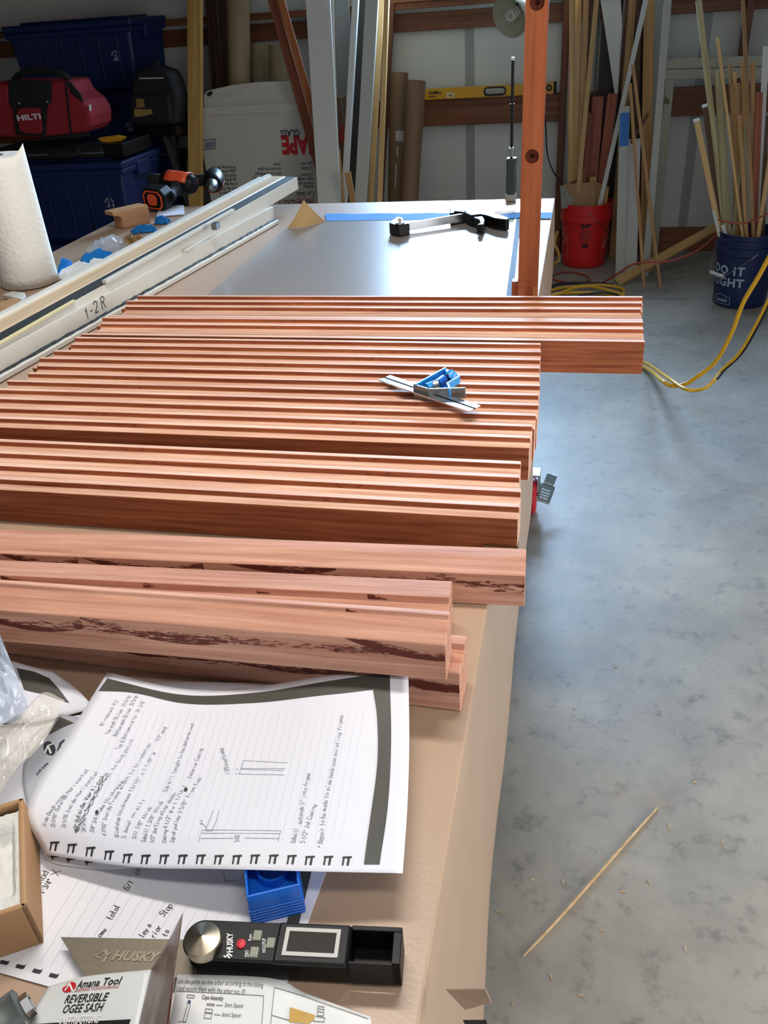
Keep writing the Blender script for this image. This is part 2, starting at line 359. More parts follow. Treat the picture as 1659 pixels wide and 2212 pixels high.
tote_m = plain('blue tote plastic', '0d2252', 0.45, var=0.10, scale=6)
redb_m = plain('red plastic', 'd3211d', 0.36, var=0.07, scale=10)
cord_r = plain('red cord', 'a5402f', 0.5, var=0.1)
cord_y = plain('yellow cord', 'd9a51c', 0.45, var=0.08)
cord_k = plain('black cord', '17171a', 0.45, var=0.1)
foam_m = plain('white foam', 'dcdcd6', 0.85, var=0.08, scale=200, bump=0.5, bscale=240)

# ------------------------------------------------------------------ setting
ZT = 0.90; W = 5.60
X0, X1, Y0, Y1, ZC = -4.3, 3.0, -3.6, W, 3.05
def concrete():
    m, nt, b = material('concrete floor'); tc = N(nt, 'ShaderNodeTexCoord')
    n1 = N(nt, 'ShaderNodeTexNoise'); n1.inputs['Scale'].default_value = 2.6; n1.inputs['Detail'].default_value = 8; n1.inputs['Roughness'].default_value = 0.66
    n2 = N(nt, 'ShaderNodeTexNoise'); n2.inputs['Scale'].default_value = 17; n2.inputs['Detail'].default_value = 6; n2.inputs['Roughness'].default_value = 0.7
    for n in (n1, n2): nt.links.new(tc.outputs['Object'], n.inputs['Vector'])
    r1 = N(nt, 'ShaderNodeValToRGB'); e = r1.color_ramp.elements
    e[0].position = 0.32; e[0].color = S('807b72'); e[1].position = 0.66; e[1].color = S('a49d8f')
    nt.links.new(n1.outputs[0], r1.inputs[0])
    r2 = N(nt, 'ShaderNodeValToRGB'); e = r2.color_ramp.elements; e[0].position = 0.30; e[0].color = (0.42, 0.43, 0.45, 1); e[1].position = 0.46; e[1].color = (1, 1, 1, 1)
    nt.links.new(n2.outputs[0], r2.inputs[0])
    mx = N(nt, 'ShaderNodeMix', data_type='RGBA', blend_type='MULTIPLY'); mx.inputs[0].default_value = 0.75
    nt.links.new(r1.outputs[0], mx.inputs[6]); nt.links.new(r2.outputs[0], mx.inputs[7])
    n3 = N(nt, 'ShaderNodeTexNoise'); n3.inputs['Scale'].default_value = 4.5; n3.inputs['Detail'].default_value = 3; nt.links.new(tc.outputs['Object'], n3.inputs['Vector'])
    r3 = N(nt, 'ShaderNodeMapRange'); r3.inputs[1].default_value = 0.60; r3.inputs[2].default_value = 0.72; r3.inputs[4].default_value = 0.35; nt.links.new(n3.outputs[0], r3.inputs[0])
    m2 = N(nt, 'ShaderNodeMix', data_type='RGBA'); m2.inputs[7].default_value = S('a58a68'); nt.links.new(r3.outputs[0], m2.inputs[0]); nt.links.new(mx.outputs[2], m2.inputs[6])
    nt.links.new(m2.outputs[2], b.inputs['Base Color'])
    rr = N(nt, 'ShaderNodeMapRange'); rr.inputs[3].default_value = 0.38; rr.inputs[4].default_value = 0.60; nt.links.new(n2.outputs[0], rr.inputs[0]); nt.links.new(rr.outputs[0], b.inputs['Roughness'])
    bp = N(nt, 'ShaderNodeBump'); bp.inputs['Strength'].default_value = 0.1; bp.inputs['Distance'].default_value = 0.003; nt.links.new(n2.outputs[0], bp.inputs['Height']); nt.links.new(bp.outputs[0], b.inputs['Normal'])
    return m
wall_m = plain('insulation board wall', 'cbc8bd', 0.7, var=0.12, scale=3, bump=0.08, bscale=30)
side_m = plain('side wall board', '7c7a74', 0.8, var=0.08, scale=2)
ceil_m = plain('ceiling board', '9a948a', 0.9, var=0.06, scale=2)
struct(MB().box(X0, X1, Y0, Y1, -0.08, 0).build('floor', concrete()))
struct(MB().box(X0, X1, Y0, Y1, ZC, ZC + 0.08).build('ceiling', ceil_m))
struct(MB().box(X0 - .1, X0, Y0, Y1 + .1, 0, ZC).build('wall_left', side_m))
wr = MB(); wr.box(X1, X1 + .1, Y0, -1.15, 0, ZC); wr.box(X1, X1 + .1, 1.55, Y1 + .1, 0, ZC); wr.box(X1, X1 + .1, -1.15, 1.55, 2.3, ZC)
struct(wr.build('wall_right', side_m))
# back wall with two window openings above the frame of view
WIN = [(-1.12, -0.18, 1.47, 2.45), (0.10, 1.40, 1.62, 2.45)]
wb = MB()
wb.box(X0, X1, W, W + .1, 0, 1.47); wb.box(X0, X1, W, W + .1, 2.45, ZC)
wb.box(X0, -1.12, W, W + .1, 1.47, 2.45); wb.box(-0.18, X1, W, W + .1, 1.47, 1.62)
wb.box(-0.18, 0.10, W, W + .1, 1.62, 2.45); wb.box(1.40, X1, W, W + .1, 1.62, 2.45)
wall_back = struct(wb.build('wall_back', wall_m))
sm_ = MB()
for xs in (-0.70, -2.05, 0.62): sm_.box(xs - .004, xs + .004, W - .003, W + .001, 0, 1.3); sm_.box(xs + .006, xs + .05, W - .0015, W + .001, 0, 1.3)
sm_.build('seam_strip', plain('foil seam tape', '98968e', 0.5, var=0.15), wall_back)
# front wall with a wide open doorway behind the camera
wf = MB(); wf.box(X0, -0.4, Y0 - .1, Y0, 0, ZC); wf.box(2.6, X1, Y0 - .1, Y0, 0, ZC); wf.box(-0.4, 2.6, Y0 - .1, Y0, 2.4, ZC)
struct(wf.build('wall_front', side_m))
for k, (a, b, c, d) in enumerate(WIN):
    wn = bpy.data.objects.new('window_%d' % (k + 1), None); COL.objects.link(wn); struct(wn); wn.location = (a, W, c)
    fr = MB(); t = .045
    fr.box(a, b, W - .01, W + .07, c, c + t); fr.box(a, b, W - .01, W + .07, d - t, d)
    fr.box(a, a + t, W - .01, W + .07, c + t, d - t); fr.box(b - t, b, W - .01, W + .07, c + t, d - t); fr.box(a + t, b - t, W + .02, W + .06, (c + d) / 2 - .015, (c + d) / 2 + .015)
    fr.build('window_frame', white_z, wn)
    MB().box(a + t, b - t, W + .035, W + .04, c + t, d - t).build('pane', film('window glass', 'ffffff', 0.06, 0.02), wn)
# girts (horizontal framing) and posts
def trim(n, bx, m=girt_m): return struct(MB().box(*bx).build('trim_%d' % n, m, bevel=.003))
trim(1, (X0, X1, W - .04, W, 0.776, 0.926))
trim(2, (X0, X1, W - .045, W, 1.290, 1.383))
trim(3, (X0, X1, W - .14, W - .0, 1.405, 1.44))
trim(4, (X0, X1, W - .04, W, 0.0, 0.14))
for n, x in ((5, -1.19), (6, -0.14), (7, 0.195), (8, -2.10), (9, 0.82)):
    trim(n, (x, x + .04, W - .12, W - .045, 0.0 if n in (8, 6) else 0.926, 1.405), post_m)
trim(10, (-1.19, -0.10, W - .16, W - .02, 1.44, 1.468))
# unseen deck and posts, added overhead to shade the left corner
struct(MB().box(X0, -1.60, 2.2, W, 1.93, 2.0).build('shade_deck', girt_m))
for lx in (X0 + .3, -1.70): struct(MB().box(lx, lx + .06, 2.25, 2.31, 2.0, ZC).build('shade_post', post_m))

# ceiling lamps
for nm, L, pw, col, lab in (('a', LAMP1, P_LAMP1, (1.0, 0.95, 0.91), 'long white shop lamp on the ceiling above the near end of the bench'), ('b', LAMP2, P_LAMP2, (1.0, 0.94, 0.87), 'long white shop lamp on the ceiling above the far end of the bench')):
    t = thing('shop_lamp', lab, 'lamp', (L[0], L[1], ZC))
    MB().box(L[0] - .62, L[0] + .62, L[1] - .09, L[1] + .09, L[2] + .03, L[2] + .09).build('housing', white_z, t, bevel=.006)
    for s in (-.4, .4): MB().tube([(L[0] + s, L[1], L[2] + .09), (L[0] + s, L[1], ZC)], .004).build('hanger', steel_d, t)
    for s in (-.04, .04): MB().tube([(L[0] - .6, L[1] + s, L[2] + .015), (L[0] + .6, L[1] + s, L[2] + .015)], .012).build('tube', emit('lamp tube', 'fff4e6', 3), t)
    area('shop_lamp_light', L, (L[0], L[1], 0), 1.2, .16, pw, col, 150)

# ------------------------------------------------------------------ workbench
XR = -0.072; XL = -1.495; YB = 2.795; YF = 0.02
bench = thing('workbench', 'long workbench on castors, its top and side covered in brown kraft paper', 'workbench', (-0.8, 1.4, 0))
MB().box(XL, XR - .004, YF, YB, ZT - .04, ZT - .004).build('bench_top', plain('plywood', 'b99f78', 0.6), bench, bevel=.003)
MB().box(XL + .05, XR - .05, YF + .05, YB - .05, ZT - .20, ZT - .04).build('apron', girt_m, bench)
MB().box(XL + .05, XR - .05, YF + .05, YB - .05, 0.20, 0.24).build('lower_shelf', plain('shelf board', '5a4a38', 0.7), bench)
for lx in (XL + .09, XR - .12):
    for ly in (YF + .12, YB - .40):
        MB().box(lx - .04, lx + .04, ly - .04, ly + .04, .16, ZT - .20).build('leg', girt_m, bench, bevel=.004)
        ca = MB().box(lx - .05, lx + .05, ly - .05, ly + .05, .150, .160).build('castor', zinc_m, bench, bevel=.002)
        cx = lx + .028; cy = ly - .02
        if lx > -1: cx = -0.106; cy = ly - .03
        f = MB()
        for s in (-.034, .034): f.box(cx + s - .003, cx + s + .003, cy - .025, cy + .03, .055, .147)
        f.box(cx - .037, cx + .037, cy - .025, cy + .03, .144, .150)
        f.build('fork', zinc_m, ca, bevel=.002)
        Mx = frame((cx, cy, .062), (1, 0, 0), (0, 1, 0))
        MB().lathe([(.012, -.028), (.05, -.028), (.060, -.020), (.062, 0), (.060, .020), (.05, .028), (.012, .028)], 24, Mx).build('wheel', plain('red urethane', 'c4202a', 0.35), ca, smooth=True)
        bp = MB(); q = frame((cx + .056, cy + .0, .078), (0.2, -0.45, 1), (1, -.25, 0)) @ Matrix.Scale(.85, 4)
        bp.box(-.028, .028, -.05, .035, -.004, .004)
        for k in range(4): bp.box(-.018, .018, -.042 + k * .013, -.034 + k * .013, .004, .008)
        bp.box(-.02, .02, .035, .085, .0, .006)
        bp.xf(q).build('brake_pedal', zinc_m, ca, bevel=.003)
# paper over the top and hanging down the right side, its hem running lower towards the near end
hem = [(0.02, .03), (0.30, .10), (0.79, .239), (0.883, .251), (1.063, .331), (1.196, .403), (1.323, .421), (1.452, .481), (2.0, .60), (2.532, .674), (2.795, .74)]
def hem_z(y):
    for (a, za), (b, zb) in zip(hem, hem[1:]):
        if y <= b: return za + (zb - za) * (y - a) / (b - a)
    return hem[-1][1]
def cover(u, v):
    y = YF + (YB - YF) * v
    if u <= 0.5:
        x = XL + (XR - .002 - XL) * (u / 0.5); z = ZT - .0008
    else:
        t = (u - .5) / .5; zb = hem_z(y) + .004 * math.sin(y * 23)
        e = min(t / .12, 1); x = XR - .002 + .002 * math.sin(e * math.pi / 2); z = ZT - .0008 - (1 - math.cos(e * math.pi / 2)) * .002 - max(0, (t - .12) / .88) * (ZT - .002 - zb)
        x += .005 * t * (0.4 + math.sin(y * 5.1) + .5 * math.sin(y * 13)) * min(1, t * 2)
    return Vector((x, y, z))
g = MB()
us = [0, .2, .4, .47, .5, .515, .53, .545, .56, .6, .68, .76, .84, .92, 1]
nv = 90; vs = [cover(u, j / nv) for j in range(nv + 1) for u in us]; k = len(us)
g.add(vs, [(j * k + i, j * k + i + 1, (j + 1) * k + i + 1, (j + 1) * k + i) for j in range(nv) for i in range(k - 1)])
g.build('paper_cover', kraft_m, bench, smooth=True)
# torn flap of paper at the near corner
tp = MB(); A = [atz(965, 2163, ZT - .02), atz(1036, 2185, ZT - .01), atz(1048, 2212, ZT - .03), atz(1006, 2212, ZT - .05)]
tp.add([A[0] + Vector((0, 0, .016)), A[1] + Vector((0.004, 0, .03)), A[2] + Vector((0.004, 0, .03)), A[3] + Vector((0, 0, .02))], [(0, 1, 2, 3)])
tp.build('torn_flap', kraft_m, bench, solid=.0008)
MB().slab([atz(1000, 2203, ZT + .0006), atz(1050, 2203, ZT + .0006), atz(1062, 2240, ZT + .0006), atz(1020, 2240, ZT + .0006)], (0, 0, -.001)).build('tear', plain('dark gap', '17100c', 0.9), bench)

# glossy sheet at the far end, one corner curling up
sh = thing('brown_sheet', 'large glossy brown sheet taped on the far end of the bench, one corner curled up', 'paper', (-0.5, 2.1, ZT))
c0, c1, c2, c3 = Vector((-0.84, 1.65, 0)), Vector((-0.118, 1.65, 0)), Vector((-0.161, 2.53, 0)), Vector((-0.853, 2.53, 0))
def sheet(u, v):
    a = (c0 * (1 - u) + c1 * u) * (1 - v) + (c3 * (1 - u) + c2 * u) * v
    z = ZT + .0012
    return Vector((a.x, a.y, z))
FL = [atz(620, 492, ZT + .0012), atz(705, 478, ZT + .0012)]
fold_a, fold_b = FL; fd = (fold_b - fold_a).normalized(); fn_ = Vector((-fd.y, fd.x, 0))
g = MB()
nu, nw = 26, 30
def sheet2(u, v):
    p = sheet(u, v); dd = (p - fold_a).dot(fn_)
    if dd > 0 and u < .5: p = p - fn_ * dd        # the corner beyond the fold line turns back over
    return p
g.grid(sheet2, nu, nw).build('sheet', kraft_s, sh, smooth=False)
def curl(u, v):
    tip = aty(656, 433, 2.47); base = fold_a + (fold_b - fold_a) * u
    p = base * (1 - v) + tip * v
    return Vector((p.x, p.y - .035 * math.sin(u * math.pi) * (1 - v) ** 2, ZT + .002 + (tip.z - ZT) * v ** 1.25))
MB().grid(curl, 14, 12).build('curled_corner', plain('brown sheet back', 'b3935f', 0.6, var=0.05), sh, smooth=True)
tp = MB(); a, b, c, d = atz(702, 462, ZT + .002), atz(1194, 458, ZT + .002), atz(1190, 472, ZT + .002), atz(705, 477, ZT + .002)
tp.grid(lambda u, v: (a * (1 - u) + b * u) * (1 - v) + (d * (1 - u) + c * u) * v + Vector((0, .004 * math.sin(u * 30), 0)) * (1 - v), 60, 1).build('blue_tape', blue_tape, sh)
tp = MB(); a, b, c, d = Vector((-.136, 1.65, ZT + .002)), Vector((-.120, 1.65, ZT + .002)), Vector((-.160, 2.53, ZT + .002)), Vector((-.173, 2.53, ZT + .002))
tp.add([a, b, c, d], [(0, 1, 2, 3)]).build('edge_tape', plain('grey blue tape', '40566e', 0.75, var=.15), sh)

# ------------------------------------------------------------------ mahogany stiles
def stile(y_lip, xl, xr, label, group, mirror=False, narrow=False, z=ZT):
    lip, sf, hz, hs = .0088, .0255, .0575, .0495
    if narrow: sf = .0135
    th = lip + sf
    # outline in (y, z): front face at y = 0
    pr = [(0, 0), (th, 0), (th, hz), (sf, hz), (sf, hs + .003), (sf - .0012, hs + .0008), (sf - .0035, hs), (0, hs)]
    yb = y_lip - sf
    if mirror: pr = [(th - a, b) for a, b in reversed(pr)]
    L = Vector(((xl + xr) / 2, yb, z))
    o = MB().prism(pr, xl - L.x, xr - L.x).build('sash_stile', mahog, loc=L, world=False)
    o.data.materials.append(mahog_side)              # front and back faces take the redder wood, the rest the paler
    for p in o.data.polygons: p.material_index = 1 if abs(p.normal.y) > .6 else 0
    bm = o.modifiers.new('bevel', 'BEVEL'); bm.width = .0006; bm.segments = 1; bm.limit_method = 'ANGLE'
    return tag(o, label, 'board', group), sf, hz, hs
HL = ZT + .0575
rows_A = [643, 657, 671, 685, 699, 715, 730]
yA0 = atz(1300, 642.5, HL).y; pitch = .0351
rightA = [1388, 1387, 1385, 1388, 1390, 1391, 1392]
pen = plain('pencil mark', '5a2f1e', 0.7)
def pencil(o, sf, hz, hs, x):
    mb = MB(); pts = [Vector((x + .016 * math.cos(a), sf - .0004, hz + .0002 - .0072 * math.sin(a))) for a in [math.pi * k / 10 for k in range(11)]]
    ribbon(mb, pts, .0006, Vector((0, -1, 0))); mb.build('pencil_arc', pen, o, world=False)
yl = yA0
for i in range(7):
    y = yA0 - i * pitch; xr = atz(rightA[i], 640 + i * 15, HL).x; xl = -.918 - .009 * math.sin(i * 2.1)
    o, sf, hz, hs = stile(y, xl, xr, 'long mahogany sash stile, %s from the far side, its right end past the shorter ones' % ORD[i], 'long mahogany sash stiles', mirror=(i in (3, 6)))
    if i not in (3, 6): pencil(o, sf, hz, hs, random.uniform(-.2, .25))
yB0 = atz(1100, 743.8, HL).y
rightB = [1168, 1168, 1166, 1165, 1164, 1165, 1162, 1162, 1157, 1150, 1146]
pitchB = (yB0 - atz(1100, 945, HL).y) / 10
yB0 = min(yB0, yA0 - 6 * pitch - .0105)
for i in range(11):
    y = yB0 - i * pitchB; xr = atz(rightB[i], 743 + i * 20, HL).x; xl = -.922 + .012 * math.sin(i * 1.7)
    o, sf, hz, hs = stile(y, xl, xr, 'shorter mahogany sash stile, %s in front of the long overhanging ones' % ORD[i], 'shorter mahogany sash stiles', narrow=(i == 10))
    for _ in range(2 if i % 2 else 1): pencil(o, sf, hz, hs, random.uniform(-.35, .3))
yC0 = atz(1080, 1001, HL).y; pitchC = (yC0 - atz(1080, 1094, HL).y) / 3
rightC = [1125, 1122, 1125, 1122]
for i in range(4):
    y = yC0 - i * pitchC; xr = atz(rightC[i], 1000 + i * 31, HL).x
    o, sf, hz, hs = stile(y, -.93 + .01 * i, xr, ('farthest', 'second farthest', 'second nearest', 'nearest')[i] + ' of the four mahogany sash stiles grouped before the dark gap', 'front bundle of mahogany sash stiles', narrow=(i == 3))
    for x in (-.1, .22): pencil(o, sf, hz, hs, x + random.uniform(-.08, .05))

# burnt rails in front
def rail(prof, p0, p1, label, z=ZT, ext=0.0):
    """prof in (depth, height); p0 left and p1 right bottom front corners"""
    a, b = Vector(p0), Vector(p1); d = (b - a); L = d.length; m = frame(a, (0, 0, 1), d); 
    mb = MB().prism(prof, -ext, L); o = mb.build('sash_rail', mahog_face, loc=a, rot=m.to_3x3(), world=False)
    bm = o.modifiers.new('bevel', 'BEVEL'); bm.width = .0007; bm.segments = 1; bm.limit_method = 'ANGLE'
    return tag(o, label, 'board', 'burnt mahogany sash rails')
zD = aty(1134, 1243, .722).z
pD = [(0, 0), (.045, 0), (.045, zD - ZT + .004), (.030, zD - ZT + .004), (0.0, zD - ZT), (0, .0155), (.0012, .014), (0, .0125)]
rail(pD, atz(0, 1255, ZT), atz(1133, 1310, ZT), 'burn marked mahogany rail whose end sticks out past the bench edge', ext=.12)
# E lies behind, F rests on G
hE = .050
b0, b1 = atz(0, 1292, ZT), Vector((-.104, .648, ZT))
e1 = Vector((-.103, .628, ZT)); e0 = Vector((-.60, .606, ZT))
pE = [(0, 0), (.058, 0), (.058, .054), (.030, .054), (.030, .046), (.0, .046), (0, .020), (.001, .019), (0, .018)]
rail(pE, e0, e1, 'rabbeted mahogany rail tucked between two burn marked rails', ext=.10)
zF = ZT + .050
f1 = atz(965, 1470, zF); f0 = atz(0, 1386, zF)
hF = aty(963, 1394, f1.y).z - zF
pF = [(0, 0), (.036, 0), (.036, hF + .009), (.029, hF + .010), (.027, hF + .006), (0, hF), (0, .0165), (.0012, .015), (0, .0135)]
rail(pF, f0, f1, 'burn marked mahogany rail resting on top of the nearest one', ext=.06)
g1 = atz(995, 1537, ZT); g0 = atz(29, 1414, ZT)
pG = [(0, 0), (.042, 0), (.042, .0565), (.030, .0565), (.028, .0495), (.002, .0495), (0, .047), (0, .019), (.0012, .0175), (0, .016)]
rail(pG, g0, g1, 'nearest burn marked mahogany rail lying under another beside the notes', ext=.16)
# small block under the front bundle
pk = atz(1080, 1207, ZT)
tag(MB().box(-.02, .02, -.009, .009, 0, .012).build('wood_shim', darkw_z, loc=(pk.x, pk.y + .014, ZT), world=False), 'tiny dark wood shim in front of the grouped stiles', 'shim')

# ------------------------------------------------------------------ window jambs on the left
cream = plain('cream painted jamb', 'd8d4c8', 0.45, var=0.06, scale=6, stretch=(.2, 1, 1))
raww = wood('raw jamb wood', 'c0a380', 'd8bf9a', 'x', hue=0.03)
putty = plain('black putty', '20221f', 0.7, var=0.3, scale=40, bump=0.3)
a = Vector((-1.092, 0.83, ZT)); b = Vector((-.896, 2.516, ZT)); LJ = (b - a).length
j1 = thing('salvaged_casing', 'white painted window jamb hand marked 1-2 R, beside the stile ends', 'casing', a, frame(a, (0, 0, 1), b - a))
MB().prism([(0, .001), (0, .011), (.0125, .0125), (.0135, .05), (.036, .05), (.036, .001)], 0, LJ).build('jamb_body', cream, j1, world=False, bevel=.0015)
mb = MB(); n = 120; rr = random.Random(7)
tops = [(i / n * LJ, .0055 + rr.uniform(0, .003), .0132 + rr.uniform(-.0005, .001)) for i in range(n + 1)]
mb.add([(x, y0, .0125) for x, y0, y1 in tops] + [(x, y1, .0158 + rr.uniform(-.0008, .0016)) for x, y0, y1 in tops], [(i, i + 1, n + 2 + i, n + 1 + i) for i in range(n)])
mb.build('putty_line', putty, j1, world=False, solid=.001)
def J1(x, y, z): return j1.matrix_basis @ Vector((x, y, z))
pj = Patch([J1(0, .0128, .0135), J1(LJ, .0128, .0135)], [J1(0, .0132, .049), J1(LJ, .0132, .049)], [J1(0, .0128, .0135), J1(0, .0132, .049)], [J1(LJ, .0128, .0135), J1(LJ, .0132, .049)])
handwrite(MB(), pj, '1-2 R', (186, 690), (231, 662), h=.024, wid=.0022).build('hand_marking', inkd_m, j1)
mb = MB().prism([(.014, .0502), (.014, .0512), (.0155, .0512), (.0155, .0502)], .2, LJ - .05); mb.build('bright_arris', white_m, j1, world=False)
# rear jamb, tipped up at its far end
N0 = atz(0, 742, ZT + .058); F0 = atz(640, 383, ZT + .092); d = (F0 - N0); N0 = N0 - d * .25; d = F0 - N0; L2 = d.length
j2 = thing('salvaged_casing', 'pale wood window jamb with a black groove, behind the marked white one', 'casing', N0, along(N0, d))
MB().prism([(0, -.036), (0, 0), (.036, 0), (.040, 0.004), (.088, .004), (.094, .009), (.104, .009), (.104, -.036)], 0, L2).build('jamb_body', raww, j2, world=False, bevel=.0012)
MB().prism([(.002, .0003), (.002, .0025), (.036, .0025), (.036, .0003)], 0, L2 - .005).build('groove_putty', putty, j2, world=False)
MB().prism([(-.003, -.036), (-.003, .001), (.0015, .001), (.0015, -.036)], 0, L2).build('painted_front', cream, j2, world=False)
MB().prism([(.088, .0042), (.090, .0105), (.1045, .0105), (.1045, .0042)], 0, L2).build('painted_edge', white_z, j2, world=False)
for fx in (.42, .90):
    c = j2.matrix_basis @ Vector((L2 * fx, .055, -.0365))
    MB().box(c.x - .03, c.x + .03, c.y - .018, c.y + .018, ZT + .0005, c.z).build('support_block', pine_z, j2, bevel=.001)
# loose strips lying on it
def strip3(name, p0, p1, w_, t_, m, label, cat='strip', extra=None):
    d = p1 - p0; o = thing(name, label, cat, p0, along(p0, d))
    MB().prism([(-w_ / 2, 0), (w_ / 2, 0), (w_ / 2, t_ * .6), (w_ * .3, t_), (-w_ / 2, t_)], 0, d.length).build('strip_body', m, o, world=False, bevel=.0008)
    if extra: MB().box(0, d.length, w_ / 2, w_ / 2 + .002, 0, t_ * .5).build('dark_edge', putty, o, world=False)
    return o
zt2 = lambda px, py, up=.0: None
J2 = lambda x, y, z: j2.matrix_basis @ Vector((x, y, z))
def onj2(px, py, up):                                   # where a pixel's ray meets the plane of the rear casing's top, lifted by up
    r = ray(px, py); n_ = (j2.matrix_basis.to_3x3() @ Vector((0, 0, 1))); p_ = J2(0, 0, up); return CAM + r * ((p_ - CAM).dot(n_) / r.dot(n_))
s1 = strip3('glazing_bead', onj2(226, 613, .004), onj2(503, 457, .004), .013, .008, white_z, 'broken white glazing bead lying along the black groove', extra=True)
q = onj2(463, 493, .006)
MB().box(q.x - .003, q.x + .012, q.y - .012, q.y + .012, q.z - .002, q.z + .014).build('metal_clip', steel_d, s1)
strip3('glazing_bead', onj2(-30, 761, .003), onj2(160, 652, .003), .008, .005, plain('yellowed bead', 'd9cf9f', .5), 'thin yellowed bead on the near end of the grooved casing')
strip3('glazing_bead', atz(400, 545, .9512), atz(556, 448, .9512), .011, .006, white_z, 'white bead lying on top of the hand marked casing')
strip3('trim_strip', J2(L2 * .50, .116, -.012), J2(L2 * .985, .116, -.006), .018, .014, white_z, 'white trim strip with a dark edge lying along the back of the grooved casing', extra=True)
strip3('trim_strip', J2(L2 * .42, .140, -.030), J2(L2 * .90, .136, -.022), .022, .012, white_g, 'grey white strip behind the white trim strip, by the drills', extra=True)

# ------------------------------------------------------------------ paper towel roll and clutter at the left
tc_ = Vector((-1.372, 1.90, ZT))
tw = thing('paper_towel_roll', 'white embossed paper towel roll standing on the left edge of the bench', 'paper towel', tc_)
def towel_mat():
    m, nt, b = material('embossed towel'); tc = N(nt, 'ShaderNodeTexCoord')
    mp = N(nt, 'ShaderNodeMapping'); mp.inputs['Scale'].default_value = (1, 1, 1); nt.links.new(tc.outputs['Object'], mp.inputs[0])
    vo = N(nt, 'ShaderNodeTexVoronoi'); vo.inputs['Scale'].default_value = 95; nt.links.new(mp.outputs[0], vo.inputs['Vector'])
    b.inputs['Base Color'].default_value = S('e9e6dc'); b.inputs['Roughness'].default_value = .9; b.inputs['Specular IOR Level'].default_value = .1
    bp = N(nt, 'ShaderNodeBump'); bp.inputs['Strength'].default_value = .5; bp.inputs['Distance'].default_value = .002; bp.invert = True
    nt.links.new(vo.outputs['Distance'], bp.inputs['Height']); nt.links.new(bp.outputs[0], b.inputs['Normal']); return m
tm = towel_mat()
MB().lathe([(.021, .002), (.068, .002), (.069, .006), (.069, .305), (.068, .308), (.021, .308), (.021, .002)], 48).build('paper_roll', tm, tw, world=False, smooth=True)
MB().lathe([(.0185, .001), (.0208, .001), (.0208, .309), (.0185, .309), (.0185, .001)], 24).build('cardboard_core', tube_m, tw, world=False, smooth=True)
def loose(u, v):
    an = math.radians(-150 + 165 * u); r = .0698 + .012 * max(0, u - .75) ** 1.2 * 2
    return Vector((r * math.cos(an), r * math.sin(an), .004 + v * (.304 + .022 * max(0, u - .8) * 5)))
MB().grid(loose, 36, 14).build('loose_sheet', tm, tw, world=False, smooth=True, solid=.0006)
p0, p1 = atz(268, 495, ZT), atz(327, 481, ZT); d = p1 - p0; L = d.length
hb = .056
tb = thing('wood_block', 'brown hardwood block with an overhanging top, beside the drills', 'block', p0, frame(p0, (0, 0, 1), d))
MB().prism([(0, hb), (-.026, hb), (-.026, hb - .012), (-.006, hb - .016), (0, hb - .022), (0, 0), (L, 0), (L, hb)], 0, .055, 'y').xf(Matrix(((0, 0, 1, 0), (0, 1, 0, 0), (1, 0, 0, 0), (0, 0, 0, 1)))).build('block_body', wood('block wood', 'a87a52', 'c4946a', 'x', hue=.02), tb, world=False, bevel=.002)
def drill(label, base, yaw, pitch, lying):
    t = thing('cordless_drill', label, 'drill', base)
    ax = frame((0, 0, .165), (1, 0, 0), (0, 0, 1))
    MB().lathe([(.001, -.075), (.026, -.073), (.033, -.06), (.036, -.02), (.034, .03), (.028, .05), (.020, .056)], 20, ax).build('motor_housing', black_pl, t, world=False, smooth=True)
    MB().lathe([(.020, .05), (.021, .075), (.017, .10), (.008, .112), (.001, .113)], 18, ax).build('chuck', steel_d if lying else black_rb, t, world=False, smooth=True)
    ax2 = frame((0, 0, .165), (1, 0, 0), (0, 0, 1))
    g1 = MB().grid(lambda u, v: Vector((-.058 + .085 * v, .0374 * math.sin(math.radians(25 + 130 * u)), .165 + .0374 * math.cos(math.radians(25 + 130 * u)))), 14, 4)
    g1.build('orange_shell', orange_m, t, world=False, smooth=True, solid=.001)
    MB().tube(spline([(-.02, 0, .14), (-.032, 0, .10), (-.04, 0, .06), (-.042, 0, .045)], 5), [.021] * 6 + [.019] * 5 + [.022] * 5, 14).build('handle', black_rb, t, world=False, smooth=True)
    MB().box(-.022, -.008, -.009, .009, .105, .128).build('trigger', orange_m, t, world=False, bevel=.003)
    hx = [(-.052, -.020), (-.036, -.037), (.020, -.037), (.036, -.020), (.036, .020), (.020, .037), (-.036, .037), (-.052, .020)]
    bt = MB().prism(hx, 0, .052, 'z').build('battery', black_pl, t, world=False, bevel=.004)
    g_ = MB(); k_ = len(hx); f1, f2 = .82, .70
    g_.add([(x * f1, y * f1, -.0015) for x, y in hx] + [(x * f2, y * f2, -.0015) for x, y in hx], [(i, (i + 1) % k_, k_ + (i + 1) % k_, k_ + i) for i in range(k_)]); g_.build('orange_outline', orange_m, bt, world=False, solid=.001)
    MB().prism([(x * .40, y * .5) for x, y in hx], -.002, .002, 'z').build('orange_inset', orange_m, bt, world=False)
    return t
def cols(x, z): x = Vector(x).normalized(); z = Vector(z); z = (z - x * z.dot(x)).normalized(); return Matrix((x, z.cross(x), z)).transposed()
d1 = drill('orange and black cordless drill lying with its battery towards the bench middle', (0, 0, 0), 0, 0, False)
d1.location = atz(330, 461, ZT) + Vector((0, .01, .042)); d1.rotation_euler = cols((-1, .12, 0.12), (-.12, 1, .18)).to_euler()
d2 = drill('orange and black impact driver lying behind the drill, chuck towards the casings', (0, 0, 0), 0, 0, True)
d2.location = atz(352, 436, ZT) + Vector((0, .06, .043)); d2.rotation_euler = cols((.30, -.95, -.05), (.96, .28, .03)).to_euler()
